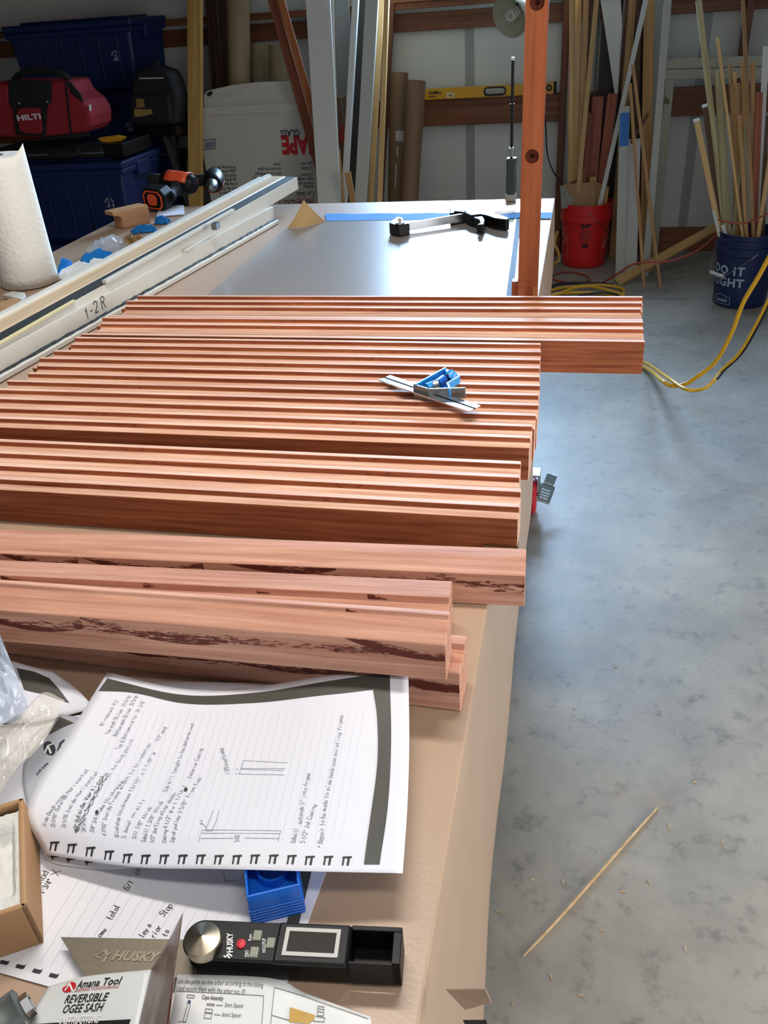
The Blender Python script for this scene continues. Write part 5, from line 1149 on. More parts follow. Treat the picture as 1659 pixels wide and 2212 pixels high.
tag(MB().tube(spline([Vector((sk_.x, sk_.y, sk_.z)), aty(1150, 60, 5.35)] + cpts), .004, 6).build('lamp_cable', cord_k, loc=cpts[0], smooth=True), 'thin black lamp cord hanging down the wall by the upright stile', 'cord')

# ------------------------------------------------------------------ right hand bundle
lean('white_lath', (1226, 0), (1226, 200), 8, .012, 5.50, 5.56, white_z, 'thin white lath at the left of the pine bundle')
lean('dark_strip', (1279, 0), (1268, 200), 9, .012, 5.50, 5.56, darkw_z, 'dark strip between the pine boards of the bundle')
lean('steel_rod', (1297, 0), (1284, 205), 4, .008, 5.50, 5.56, plain('green steel', '3b4740', .5), 'thin green steel rod right of the pine bundle', bev=.001)
pl = aty(1284, 300, 5.53); pr_ = aty(1415, 300, 5.53)
tag(MB().box(pl.x, pr_.x, 5.525, 5.545, .16, 2.1).build('dark_backing', wood('dark backing', '241a14', '382a20', 'z', hue=.02), loc=Vector(((pl.x + pr_.x) / 2, 5.53, .16))), 'dark backing sheet behind the leaning white laths', 'sheet')  # flat dark backing that fills the gaps between the laths
# tapered white panel
yw = 5.44
tag(MB().slab([aty(1297, 0, yw + .05), aty(1341, 0, yw + .05), aty(1344, 60, yw + .03), aty(1334, 204, yw), aty(1328, 204, yw)], (0, .02, 0)).add([], []).build('white_sheeting', white_z, loc=aty(1318, 100, yw)), 'white panel narrowing downwards behind the grey laths', 'panel')
lean('grey_lath', (1352, 0), (1317, 330), 10, .012, 5.48, 5.505, plain('grey brown lath', '7d7264', .6), 'grey brown lath along the right of the white panel')
lean('brown_board', (1367, 0), (1352, 190), 17, .012, 5.42, 5.48, oak_z, 'dim brown board behind the crossing white lath')
lean('brown_board', (1380, 60), (1372, 230), 14, .012, 5.40, 5.46, darkw_z, 'dark brown board behind the slanting white lath')
tb_ = lean('taped_board', (1349, 250), (1339, 598), 21, .02, 5.0, 5.10, white_g, 'greyish white board with a strip of blue tape', top=(1350, 230))
bt = MB(); 
for_t = tb_.matrix_basis if False else (Matrix.Translation(tb_.location) @ tb_.rotation_euler.to_matrix().to_4x4())
qa, qb = (for_t.inverted() @ aty(1349, 318, 4.95)).z, (for_t.inverted() @ aty(1349, 244, 4.97)).z
ww = 21 / ppm(aty(1349, 250, 5.0)) / 2 * .92
bt.box(-ww, ww, -.0012, 0, qa, qb).build('tape_strip', plain('vivid blue tape', '1f6fc0', .5), tb_, world=False)
lean('white_board', (1368, 330), (1362, 590), 27, .02, 5.07, 5.16, white_z, 'short white board standing right of the taped board', top=(1370, 300))
lean('pine_board', (1403, 0), (1394, 480), 22, .03, 5.18, 5.42, wood('orange pine', 'a2733c', 'c9965a', 'z'), 'wide orange brown pine board behind the thin crossing sticks')
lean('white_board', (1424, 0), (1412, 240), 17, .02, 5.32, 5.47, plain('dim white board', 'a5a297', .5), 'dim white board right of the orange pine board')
lean('white_board', (1443, 0), (1393, 605), 16, .025, 5.02, 5.24, white_g, 'long white board reaching the floor left of the old frame')
lean('thin_stick', (1372, 150), (1425, 608), 7, .010, 4.80, 5.00, oak_z, 'thin brown stick reaching the floor beside the long white board', top=(1367, 140), bev=.001)
lean('thin_stick', (1362, 190), (1390, 600), 7, .010, 4.82, 4.94, oak_z, 'thin brown stick just left of the long thin stick', top=(1361, 180), bev=.001)
lean('brown_strip', (1398, 250), (1360, 320), 8, .01, 5.06, 5.09, darkw_z, 'short dark stick crossing the orange pine board', top=(1400, 245), bottom=(1364, 310))
lean('oak_board', (1400, 420), (1408, 600), 10, .02, 5.10, 5.18, oak_z, 'narrow brown offcut between the white boards and the thin stick', top=(1398, 400))
# weathered frame
wfm = plain('peeling cream paint', 'b5b09a', .7, var=.14, scale=14, bump=.2, bscale=60)
def wf_q(px, py): return aty(px, py, 5.33 + (py - 130) / 3000)
wfr = thing('weathered_frame', 'old peeling white sash frame with green mould, leaning by the blue bucket', 'frame', aty(1550, 560, 5.30))
MB().slab([wf_q(1438, 128), wf_q(1700, 118), wf_q(1700, 141), wf_q(1436, 149)], (0, .03, 0)).build('top_rail', wfm, wfr, bevel=.003)
MB().slab([wf_q(1436, 151), wf_q(1700, 143), wf_q(1700, 168), wf_q(1456, 171), wf_q(1436, 172)], (0, .03, 0)).build('lower_rail', wfm, wfr, bevel=.003)
MB().slab([wf_q(1438, 172), wf_q(1457, 171), wf_q(1416, 590), wf_q(1396, 592)], (0, .03, 0)).build('stile', wfm, wfr, bevel=.003)
bl2 = MB(); pts = [(1437, 207), (1446, 216), (1448, 232), (1443, 246), (1444, 260), (1436, 272), (1430, 270), (1433, 250), (1431, 232)]
bl2.add([wf_q(*p) + Vector((0, -.002, 0)) for p in pts], [tuple(range(len(pts)))]); bl2.build('mould_stain', plain('green mould', '68704a', .9, var=.3, scale=60), wfr)

# ------------------------------------------------------------------ buckets
def bucket(name, label, front_px, m, rb, rt, h):
    f = atz(*front_px, 0); dirv = Vector((f.x, f.y, 0)).normalized(); c = Vector((f.x, f.y, 0)) + dirv * rb
    o = thing(name, label, 'bucket', (c.x, c.y, 0))
    k = (rt - rb) / h
    prof = [(.002, .002), (rb - .006, .002), (rb, .010)] + [(rb + k * z, z) for z in (.05, .12, .2, h - .105)] + \
           [(rb + k * (h - .10) + .011, h - .098), (rb + k * (h - .10) + .012, h - .062), (rb + k * (h - .06) + .003, h - .060), (rb + k * (h - .05) + .003, h - .045), (rb + k * h + .005, h - .043), (rb + k * h + .005, h - .026), (rb + k * h + .001, h - .024), (rb + k * h + .001, h - .010), (rb + k * h + .004, h - .008), (rb + k * h + .004, h)] + \
           [(rb + k * h - .003, h), (rb + k * .05 - .004, .05), (rb - .008, .006), (.002, .006)]
    MB().lathe(prof, 56).build('bucket_wall', m, o, world=False, smooth=True)
    return o, c, k
rbk, rc, rk_ = bucket('red_bucket', 'red plastic bucket full of offcuts, standing behind the bench corner', (1259, 581), redb_m, .128, .146, .368)
bbk, bcn, bk_ = bucket('blue_bucket', 'dark blue plastic bucket full of wood sticks at the right', (1592, 669), navy_m, .128, .146, .368)
def wrap(c, k, rb, a0, z0):
    def fn(x, y):
        z = z0 + y; r = rb + k * z + .0012; a = a0 + x / r; return Vector((r * math.cos(a), r * math.sin(a), z))
    return fn
def bprint(o, nm, m, fn, items, loc=True):
    mb = MB()
    for it in items: it(mb, fn)
    return mb.build(nm, m, o, world=False)
def ang(c, px, py, r=.137):
    # angle on the bucket where the pixel's ray meets it
    best = None
    d = ray(px, py); o_ = CAM
    A = d.x ** 2 + d.y ** 2; B = 2 * ((o_.x - c.x) * d.x + (o_.y - c.y) * d.y); Cq = (o_.x - c.x) ** 2 + (o_.y - c.y) ** 2 - r * r
    D = B * B - 4 * A * Cq
    if D < 0: D = 0
    t = (-B - math.sqrt(D)) / (2 * A); p = o_ + d * t; return math.atan2(p.y - c.y, p.x - c.x), p.z
wp = plain('pale print', 'aebcc8', .5, var=.05)
a_, z_ = ang(bcn, 1569, 592)
fn = wrap(bcn, bk_, .128, a_, z_)
def txt(s, x0, y0, size, **kw): return lambda mb, fn: letters(mb, s, lambda x, y: fn(x + x0, y + y0), size=size, **kw)
bprint(bbk, 'printed_words', wp, fn, [txt('DO IT', 0, .0, .060, align='CENTER', bold=.0018, space=1.15), txt('RIGHT', 0, -.060, .060, align='CENTER', bold=.0018, space=1.08)])
def poly(pts, wd): 
    def f(mb, fn):
        for (x0, y0), (x1, y1) in zip(pts, pts[1:]):
            n_ = Vector((x1 - x0, y1 - y0)); L_ = n_.length; n_ = Vector((-n_.y, n_.x)) / L_ * wd / 2; st = max(1, int(L_ / .008))
            for s in range(st):
                a0, a1 = s / st, (s + 1) / st; p, q_ = Vector((x0 + (x1 - x0) * a0, y0 + (y1 - y0) * a0)), Vector((x0 + (x1 - x0) * a1, y0 + (y1 - y0) * a1))
                mb.add([fn(*(p - n_)), fn(*(q_ - n_)), fn(*(q_ + n_)), fn(*(p + n_))], [(0, 1, 2, 3)])
    return f
a2_, z2_ = ang(bcn, 1556, 649)
bprint(bbk, 'store_mark', wp, wrap(bcn, bk_, .128, a2_, z2_), [txt("Lowe's", 0, -.004, .024, align='CENTER', bold=.0008), poly([(-.05, -.015), (-.05, .014), (-.036, .022), (-.008, .034), (.030, .022), (.046, .022), (.048, -.015), (-.05, -.015)], .0022)])
# wire handle of the blue bucket hanging over its left front
am, zm = ang(bcn, 1562, 594, .150)
hp = [(1536, 527, .150), (1531, 555, .156), (1536, 588, .158), (1552, 594, .158), (1563, 597, .158), (1600, 575, .150), (1640, 548, .150), (1690, 500, .148)]
hpts = []
for x, y, r in hp: A_, Z_ = ang(bcn, x, y, r); hpts.append((r * math.cos(A_), r * math.sin(A_), Z_))
MB().tube(spline(hpts, 6), .0025, 8).build('wire_handle', plain('galvanised wire', '8f9298', .35, .8), bbk, world=False, smooth=True)
MB().tube(hpts[2:5], .0095, 12).build('plastic_grip', white_z, bbk, world=False, smooth=True)
MB().lathe([(.001, .006), (.012, .004), (.014, 0)], 16, frame(hpts[0], (hpts[0][0], hpts[0][1], 0), (0, 0, 1))).build('handle_boss', navy_m, bbk, world=False, smooth=True)
# red bucket prints
dk = plain('dark bucket print', '4a0f0e', .5, var=.1); 
a_, z_ = ang(rc, 1267, 480); fnr = wrap(rc, rk_, .128, a_, z_)
quad = lambda x0, x1, y0, y1: (lambda mb, fn: mb.grid(lambda u, v: fn(x0 + (x1 - x0) * u, y0 + (y1 - y0) * v), 6, 1))
def figure(mb, fn):
    pts = [(1.25 * x, 1.25 * y) for x, y in [(-.024, -.004), (-.020, .018), (-.006, .022), (.012, .020), (.022, .008), (.026, -.004), (.014, -.010), (.012, -.022), (.004, -.012), (-.008, -.022), (-.022, -.022)]]
    mb.add([fn(x, y - .012) for x, y in pts], [tuple(range(len(pts)))])
bprint(rbk, 'warning_label', dk, fnr, [quad(-.036, .036, .020, .048)]); bprint(rbk, 'warning_figure', dk, fnr, [figure]); bprint(rbk, 'code_patch', dk, fnr, [quad(-.018, .018, -.150, -.122)])
bprint(rbk, 'faded_text', plain('faded print', 'a81a16', .5, var=.15, scale=90, stretch=(1, 1, 6)), fnr, [quad(-.036, .030, -.112, -.046)])
al, zl = ang(rc, 1220, 522); fnl = wrap(rc, rk_, .128, al - .25, zl)
pk_ = plain('pink white print', 'd99a90', .5)
def rot45(s, x0, y0, size):
    def f(mb, fn): letters(mb, s, lambda x, y: fn(x0 + (x - y) * .7071, y0 + (x + y) * .7071), size=size, bold=.001, align='CENTER')
    return f
bprint(rbk, 'store_mark', pk_, fnl, [poly([(-.062, -.082), (.062, -.082), (.062, .082), (-.062, .082), (-.062, -.082)], .0022), rot45('THE', -.030, .042, .032), rot45('HOME', -.004, .012, .042), rot45('DEPOT', .024, -.020, .036)])
ar, zr = ang(rc, 1306, 525); bprint(rbk, 'store_mark', pk_, wrap(rc, rk_, .128, ar + .30, zr), [poly([(-.062, -.082), (.062, -.082), (.062, .082), (-.062, .082), (-.062, -.082)], .0022), rot45('HOME', -.004, .012, .042)])
hp = [(1273, 461, .150), (1290, 477, .152), (1306, 492, .152), (1316, 503, .155)]
hpts = []
for x, y, r in hp: A_, Z_ = ang(rc, x, y, r); hpts.append((r * math.cos(A_), r * math.sin(A_), Z_))
MB().tube(spline(hpts, 5), .0022, 8).build('wire_handle', steel_d, rbk, world=False, smooth=True)
# offcuts in the red bucket
def stick(name, pa, pb, w_, t_, ya, yb, m, label, c, cat='stick', zlow=.03, bev=.001, group=None):
    """seen from pixel pa (tip, depth ya) down to pixel pb at the rim (depth yb); pushed on down to the bucket floor"""
    A, B = aty(*pa, ya), aty(*pb, yb); d = (A - B)
    foot = B - d * ((B.z - zlow) / d.z)
    rr_ = Vector((foot.x - c.x, foot.y - c.y)); lim = .105
    if rr_.length > lim: rr_ = rr_.normalized() * lim; foot = Vector((c.x + rr_.x, c.y + rr_.y, zlow))
    d = A - foot; ww = w_ / ppm(A); fm = frame(foot, d, (1, 0, 0))
    o = MB().box(-ww / 2, ww / 2, -t_ / 2, t_ / 2, 0, d.length).build(name, m, loc=foot, rot=fm.to_3x3(), world=False, bevel=bev, seg=1)
    return tag(o, label, cat, group)
yr = rc.y
stick('mahogany_offcut', (1270, 243), (1253, 420), 21, .02, yr + .02, yr + .02, mahog_z, 'red brown offcut with a rounded top in the red bucket', rc)
stick('mahogany_offcut', (1292, 208), (1276, 420), 24, .02, yr + .07, yr + .06, mahog_z, 'split topped dark red offcut in the red bucket', rc)
stick('mahogany_offcut', (1323, 202), (1297, 420), 20, .022, yr + .06, yr + .05, mahog_z, 'tallest right hand mahogany offcut in the red bucket', rc)
stick('pine_offcut', (1281, 382), (1280, 430), 15, .03, yr + .01, yr + .01, pine_z, 'pale pine block end showing above the cardboard in the red bucket', rc)
stick('brown_offcut', (1240, 391), (1243, 430), 17, .02, yr + .01, yr + .01, mahog_z, 'small brown offcut at the left behind the cardboard in the red bucket', rc)
stick('brown_offcut', (1308, 403), (1304, 434), 15, .02, yr - .02, yr - .02, oak_z, 'short brown offcut at the right rim of the red bucket', rc)
def sheetq(name, pts, yd, m, label, cat):
    P_ = [aty(x, y, yd + dy) for x, y, dy in pts]; return tag(MB().slab(P_, (0, .004, 0)).build(name, m, loc=sum(P_, Vector()) / len(P_)), label, cat)
sheetq('cardboard_piece', [(1216, 399, 0), (1272, 394, 0), (1286, 392, .0), (1285, 470, -.03), (1240, 470, -.04)], yr - .03, card_m, 'large folded cardboard piece stuck in the red bucket', 'cardboard')
sheetq('cardboard_piece', [(1287, 394, .0), (1300, 397, .01), (1296, 430, 0), (1287, 470, -.02)], yr - .026, card_m, 'narrow cardboard piece beside the large folded one', 'cardboard')
sheetq('printed_card', [(1210, 400, 0), (1218, 402, 0), (1240, 433, -.02), (1236, 450, -.03), (1212, 450, -.02)], yr - .075, plain('printed box card', '8a8478', .6, var=.5, scale=45), 'printed box fragment at the left rim of the red bucket', 'cardboard')
stick('pine_board', (1238, -250), (1232, 440), 12, .016, yr - .06 + 0.020, yr + 0.020, pine_z, 'first pine board of the bundle standing in the red bucket', rc, cat='board')
stick('pine_board', (1254, -250), (1242, 440), 14, .016, yr - .06 + 0.050, yr + 0.050, pine_z, 'second pine board of the bundle standing in the red bucket', rc, cat='board')
stick('pine_board', (1275, -250), (1251, 440), 13, .016, yr - .06 + 0.000, yr + 0.000, oak_z, 'darker pine board in the bundle standing in the red bucket', rc, cat='board')
stick('pine_board', (1313, -250), (1246, 440), 11, .016, yr - .06 + -0.030, yr + -0.030, pine_z, 'slanting pine board crossing at the right of the bundle', rc, cat='board')
stick('white_lath', (1452, -250), (1296, 440), 11, .016, yr - .06 + -0.060, yr + -0.060, white_z, 'long white lath slanting across in front of the bundle', rc, cat='board')
# sticks in the blue bucket
yb_ = bcn.y
BS = [('rough_stick', (1509, 0), (1566, 500), 12, .02, .10, .02, grey_z, 'long rough grey stick leaning left out of the blue bucket'),
      ('dark_stick', (1522, 226), (1556, 495), 10, .015, .08, .03, darkw_z, 'dark stick with a white painted tip in the blue bucket'),
      ('oak_stick', (1504, 257), (1552, 492), 12, .015, .05, .0, pine_z, 'ochre stick with a white painted tip at the far left of the bucket'),
      ('grey_stick', (1551, 154), (1572, 500), 16, .02, .05, 0, grey_z, 'wide pale grey green stick in the blue bucket'),
      ('pine_stick', (1550, 82), (1610, 505), 6, .008, -.02, -.10, pine_z, 'thin straight pine stick crossing at the front of the bucket'),
      ('brown_stick', (1589, 182), (1594, 500), 18, .015, .06, .03, oak_z, 'broad brown stick behind the thin pine one'),
      ('brown_stick', (1577, 136), (1590, 500), 6, .01, .09, .05, oak_z, 'narrow brown stick with a square top behind the broad one'),
      ('brown_stick', (1587, 157), (1600, 500), 7, .01, .10, .06, pine_z, 'pale narrow stick between the brown ones'),
      ('brown_stick', (1604, 133), (1612, 500), 8, .012, .08, .03, oak_z, 'tall brown stick left of the red brown one'),
      ('long_stick', (1605, 0), (1642, 505), 8, .010, .02, -.08, oak_z, 'long thin brown stick rising out of the top of the picture'),
      ('brown_stick', (1625, 133), (1632, 500), 9, .012, .07, .02, oak_z, 'brown stick with a flat top just right of the long thin one'),
      ('red_brown_stick', (1640, 200), (1628, 500), 14, .015, .05, .01, mahog_z, 'red brown stick near the right edge of the picture'),
      ('white_stick', (1656, 100), (1632, 500), 12, .012, .10, .04, white_z, 'whitish stick slanting right out of the blue bucket'),
      ('white_stick', (1541, 455), (1551, 495), 6, .012, -.01, -.02, white_z, 'short white stub at the left rim of the blue bucket'),
      ('white_stick', (1561, 486), (1565, 500), 8, .012, -.03, -.04, white_z, 'tiny cream stub beside the short white one'),
      ('pale_stick', (1610, 270), (1607, 500), 7, .012, .03, .0, grey_z, 'short pale stick in the middle of the blue bucket'),
      ('pine_stick', (1664, 335), (1640, 505), 9, .012, .0, -.06, pine_z, 'pine stick slanting out to the right edge over the cord'),
      ('pine_stick', (1597, 250), (1618, 505), 8, .012, .0, -.08, oak_z, 'upright tan stick near the front rim of the blue bucket'),
      ('oak_stick', (1606, 300), (1584, 500), 6, .01, .04, .02, grey_z, 'pale stick leaning left behind the front sticks'),
      ('dark_stick', (1652, 250), (1655, 500), 14, .012, .09, .05, darkw_z, 'dark brown stick at the right edge of the picture')]
for nm, pa, pb, w_, t_, da, db, m, lab in BS:
    o = stick(nm, pa, pb, w_, t_, yb_ + da, yb_ + db, m, lab, bcn)
    if 'painted tip' in lab:
        bb = o.data.vertices; Lz = max(v.co.z for v in bb); wx = max(v.co.x for v in bb)
        MB().box(-wx - .001, wx + .001, -t_ / 2 - .001, t_ / 2 + .001, Lz - .012, Lz + .001).build('white_tip', white_m, o, world=False)

# ------------------------------------------------------------------ floor things
a, b = atz(1332, 612, .004), aty(1548, 492, 5.12)
fm = along(a, b - a, (0, -.5, 1))
tag(MB().box(0, (b - a).length, -.028, .028, 0, .014).build('wood_strip', wood('tan strip', 'b08648', 'c8a064', 'x', hue=.02), loc=a, rot=fm.to_3x3(), world=False, bevel=.001), 'tan wood strip lying from the floor up to the wall base', 'strip')
def cord(name, pts, r, m, label, n=8): 
    return tag(MB().tube(spline(pts, n), r, 8).build(name, m, loc=pts[0], smooth=True), label, 'cord')
fl = lambda x, y, z=.006: atz(x, y, z)
# red air line: loop on the floor, then over the tan strip to the blue bucket
cord('red_cable', [fl(1188, 598), fl(1215, 588), fl(1250, 590), fl(1272, 600), fl(1268, 609), fl(1240, 612), fl(1205, 606), fl(1188, 600)], .0055, cord_r, 'red cord lying in a loop in front of the red bucket')
cord('red_cable', [fl(1300, 612), aty(1330, 594, 4.76), aty(1365, 572, 4.72), aty(1400, 566, 4.70), aty(1440, 565, 4.70), aty(1490, 550, 4.72), aty(1525, 528, 4.76), aty(1550, 505, 4.80)], .0055, cord_r, 'red cord running over the tan strip towards the blue bucket')
cord('red_cable', [aty(1552, 475, bcn.y - .13), aty(1600, 483, bcn.y - .152), aty(1640, 470, bcn.y - .14), aty(1675, 452, bcn.y - .10)], .0045, cord_r, 'red cord end caught among the sticks of the blue bucket')
# yellow and black extension cord: coil
yk = [[fl(1186, 628, .012), fl(1215, 622, .012), fl(1250, 618, .02), fl(1300, 616, .02), fl(1340, 622, .012), fl(1347, 632, .012), fl(1340, 640, .012), fl(1300, 634, .012), fl(1250, 632, .012), fl(1195, 635, .012)],
      [fl(1180, 640, .012), fl(1210, 634, .02), fl(1240, 622, .03), fl(1275, 619, .03), fl(1310, 626, .03), fl(1338, 634, .02), fl(1346, 642, .02), fl(1320, 652, .012)],
      [fl(1188, 596 + 4, .012), aty(1197, 570, 4.9), aty(1208, 562, 4.9), aty(1206, 545, 4.92), aty(1198, 525, 4.95), aty(1204, 500, 5.0)]]
cord('extension_cable', yk[0], .008, cord_y, 'yellow extension cord coiled on the floor behind the long stiles')
cord('extension_cable', yk[1], .008, cord_y, 'second turn of yellow cord crossing over the coil')
cord('extension_cable', yk[2], .008, plain('dull yellow cord', 'b98d3e', .5), 'dull yellow cord rising along the bench corner by the red bucket')
cord('black_cable', [fl(1188, 626, .014), fl(1200, 615, .014), fl(1240, 611, .014), fl(1290, 612, .014), fl(1325, 616, .014)], .0075, cord_k, 'black cord along the back of the yellow coil')
cord('black_cable', [fl(1250, 638, .03), fl(1300, 632, .036), fl(1335, 638, .03), fl(1330, 648, .014)], .006, cord_k, 'black cord lying over the front of the yellow coil')
# the cord hanging in an arc at the right
yc1 = [fl(1330, 770, .02), fl(1395, 795, .02), aty(1430, 822, 3.02), aty(1452, 834, 3.0), aty(1482, 829, 2.98), aty(1500, 818, 2.97), aty(1545, 782, 2.95), aty(1580, 720, 2.92), aty(1605, 655, 2.90), aty(1640, 595, 2.88), aty(1680, 520, 2.86), aty(1730, 430, 2.84)]
cord('extension_cable', yc1, .0075, cord_y, 'yellow extension cord hanging in an arc in front of the blue bucket')
yc2 = [fl(1330, 764, .02), fl(1392, 783, .02), aty(1440, 814, 3.10), aty(1475, 838, 2.94), aty(1502, 843, 2.92), aty(1530, 834, 2.91), aty(1560, 800, 2.96), aty(1600, 760, 2.94), aty(1640, 690, 2.92), aty(1665, 640, 2.90), aty(1720, 545, 2.88)]
k1 = spline(yc2, 8)
o = thing('striped_cable', 'yellow cord with a black strand hanging beside the plain yellow arc', 'cord', yc2[0])
MB().tube(k1, .0065, 8).build('yellow_strand', cord_y, o, smooth=True)
MB().tube([p + Vector((.006, -.004, .002)) for p in k1[44:]], .005, 8).build('black_strand', cord_k, o, smooth=True)
# hook rail that carries the hanging cord, just outside the picture
wy = yc1[-1]
hk = thing('cord_hanger', 'wall bracket holding the hanging extension cord at the right', 'bracket', (wy.x + .02, 2.86, wy.z))
MB().box(wy.x - .03, 3.0, 2.82, 2.90, wy.z - .03, wy.z - .005).build('arm', steel_d, hk, bevel=.003)
MB().box(2.96, 3.0, 2.78, 2.94, wy.z - .16, wy.z + .1).build('plate', steel_d, hk)
# splinter and chips
spl = [fl(1130, 2066, .003), fl(1180, 2014, .004), fl(1225, 1965, .005), fl(1300, 1880, .005), fl(1360, 1812, .004), fl(1420, 1745, .003)]
tag(MB().tube(spline(spl, 4), [.0006 + .0024 * math.sin(math.pi * (i + 1) / 23) ** .5 for i in range(21)], 5).build('wood_splinter', wood('splinter', 'b08c62', 'd4b48c', 'x'), loc=spl[2]), 'long thin wood splinter lying on the concrete floor', 'splinter')
rn = random.Random(11)
for i, (x, y) in enumerate([(1445, 1785), (1078, 1970), (1216, 1905), (1150, 1900), (1190, 2110), (1300, 2010), (1345, 1925), (1108, 2170), (1255, 2150), (1400, 1905), (1240, 1530), (1160, 1610), (1500, 1690), (1330, 1440), (1560, 1820), (1480, 2050)]):
    p = fl(x, y, .001); an = rn.uniform(0, 3.14); L_ = rn.uniform(.004, .011) * (1.6 if i < 2 else 1)
    o = MB().prism([(-.0013, 0), (.0013, 0), (.0006, .0014), (-.0008, .0012)], -L_ / 2, L_ / 2).build('wood_chip', bpy.data.materials['splinter'], loc=p, rot=Matrix.Rotation(an, 3, 'Z'), world=False)
    tag(o, 'tiny pale wood chip scattered on the concrete floor beside the bench' if i > 1 else ('larger wood chip beside the top of the long splinter', 'wood chip lying closest to the paper hem of the bench')[i], 'chip', 'wood chips on the floor' if i > 1 else None)

# ------------------------------------------------------------------ dark left corner
def tote(cx_, y0, z0, w_, d_, h_, label, mark):
    t = thing('storage_tote', label, 'tote', (cx_, y0 + d_ / 2, z0))
    b = MB(); t1_, t2_ = .93, 1.0; hb = h_ - .05
    def ring(s, z): return [(-w_ / 2 * s, -d_ / 2 * s, z), (w_ / 2 * s, -d_ / 2 * s, z), (w_ / 2 * s, d_ / 2 * s, z), (-w_ / 2 * s, d_ / 2 * s, z)]
    b.add(ring(.90, .002) + ring(.97, hb), [(0, 1, 5, 4), (1, 2, 6, 5), (2, 3, 7, 6), (3, 0, 4, 7), (3, 2, 1, 0)])
    b.build('tote_body', tote_m, t, world=False, bevel=.02, seg=3)
    for k in range(6):
        x = (-.36 + k * .145) * w_; MB().box(x - .006, x + .006, -d_ / 2 * .97 - .004, -d_ / 2 * .90, .05, hb - .04).build('wall_rib', tote_m, t, world=False, bevel=.003)
    MB().box(-w_ / 2, w_ / 2, -d_ / 2, d_ / 2, hb - .03, hb).build('rim', tote_m, t, world=False, bevel=.008)
    MB().box(-w_ / 2 - .008, w_ / 2 + .008, -d_ / 2 - .008, d_ / 2 + .008, hb, h_ - .012).build('lid', tote_m, t, world=False, bevel=.010)
    MB().box(-w_ / 2 * .8, w_ / 2 * .8, -d_ / 2 * .75, d_ / 2 * .75, h_ - .014, h_).build('lid_panel', tote_m, t, world=False, bevel=.006)
    for s in (-1, 1): MB().box(s * w_ / 2 - .012, s * w_ / 2 + .012, -.07, .07, hb - .06, hb + .012).build('latch', tote_m, t, world=False, bevel=.005)
    g_ = MB(); c_ = (mark, hb * .55); g_.add([(c_[0] + .028 * math.cos(k * math.pi / 8), -d_ / 2 * .985, c_[1] + .028 * math.sin(k * math.pi / 8)) for k in range(0, 9)] + [(c_[0] + .019 * math.cos(k * math.pi / 8), -d_ / 2 * .985, c_[1] + .019 * math.sin(k * math.pi / 8)) for k in range(8, -1, -1)], [(i, i + 1, 16 - i, 17 - i) for i in range(8)])
    g_.add([(c_[0] + x, -d_ / 2 * .985, c_[1] + z) for x, z in ((-.010, 0), (.010, 0), (.012, .006), (0, .014), (-.012, .006))], [(0, 1, 2, 3, 4)]); g_.add([(c_[0] + x, -d_ / 2 * .975, c_[1] + z) for x, z in ((-.022, -.024), (.022, -.024), (.026, -.004), (-.012, -.004))], [(0, 1, 2, 3)])
    g_.build('maker_mark', plain('pale tote print', '7d8896', .6), t, world=False)
    return t
yT = 4.95
tw_ = aty(290, 100, yT).x - aty(15, 100, yT).x; tcx = (aty(290, 100, yT).x + aty(15, 100, yT).x) / 2
zt_top = aty(150, 42, yT).z
hT = (zt_top) / 4
for k, lab in enumerate(('blue storage tote at the bottom of the back stack in the dark corner', 'blue storage tote second from the floor in the back stack', 'blue storage tote behind the red tool bag', 'blue storage tote on top of the stack under the added shade deck')):
    tote(tcx, yT, hT * k, tw_, .46, hT, lab, tw_ * .34)
yL = 4.25
lw0, lw1 = aty(85, 400, yL).x, aty(272, 400, yL).x; zl = aty(180, 346, yL).z
tote(lw1 - .42, yL, 0, .84, .45, zl / 2, 'blue storage tote on the floor in front of the back stack', .30)
tote(lw1 - .42, yL, zl / 2, .84, .45, zl / 2, 'blue storage tote under the black tool case', .30)
# black case and red tool bag
bx0, bx1 = aty(80, 330, yL + .05).x, aty(228, 330, yL + .05).x; zc1 = aty(150, 318, yL + .05).z
blkf = plain('black fabric', '141516', .8, var=.2, scale=120, bump=.1)
cs = thing('tool_case', 'black fabric tool case lying on the blue tote under the red bag', 'case', ((bx0 + bx1) / 2, yL + .2, zl))
MB().box(bx0 - .3, bx1, yL + .03, yL + .38, zl + .001, zc1).build('case_body', blkf, cs, bevel=.02, seg=3)
MB().box(bx0 - .3, bx1 + .003, yL + .027, yL + .383, (zl + zc1) / 2 - .004, (zl + zc1) / 2 + .004).build('zip_line', steel_d, cs)
MB().tube(spline([(bx1 - .3, yL + .03, (zl + zc1) / 2 + .02), (bx1 - .28, yL - .01, (zl + zc1) / 2), (bx1 - .16, yL - .01, (zl + zc1) / 2), (bx1 - .14, yL + .03, (zl + zc1) / 2 + .02)]), .009, 8).build('case_handle', blkf, cs, smooth=True)
yR = yL + .04
G1 = lambda x, y: (x / 3.607, y / 3.607)
Qr = lambda x, y, d=0: aty(*G1(x, y), yR + d)
redf = plain('red bag fabric', '96202a', .75, var=.10, scale=70, bump=.08)
rb = thing('tool_bag', 'red and black fabric tool bag on the black case by the totes', 'bag', ((Qr(350, 900)).x, yR + .12, zc1))
prof = [(-60, 1068), (355, 1075), (560, 1052), (672, 1030), (705, 985), (705, 905), (690, 850), (650, 790), (560, 720), (520, 632), (405, 628), (-60, 640)]
MB().slab([Vector((Qr(x, y).x, yR, max(Qr(x, y).z, zc1 + .002))) for x, y in prof], (0, .24, 0)).build('bag_body', redf, rb, bevel=.02, seg=3)
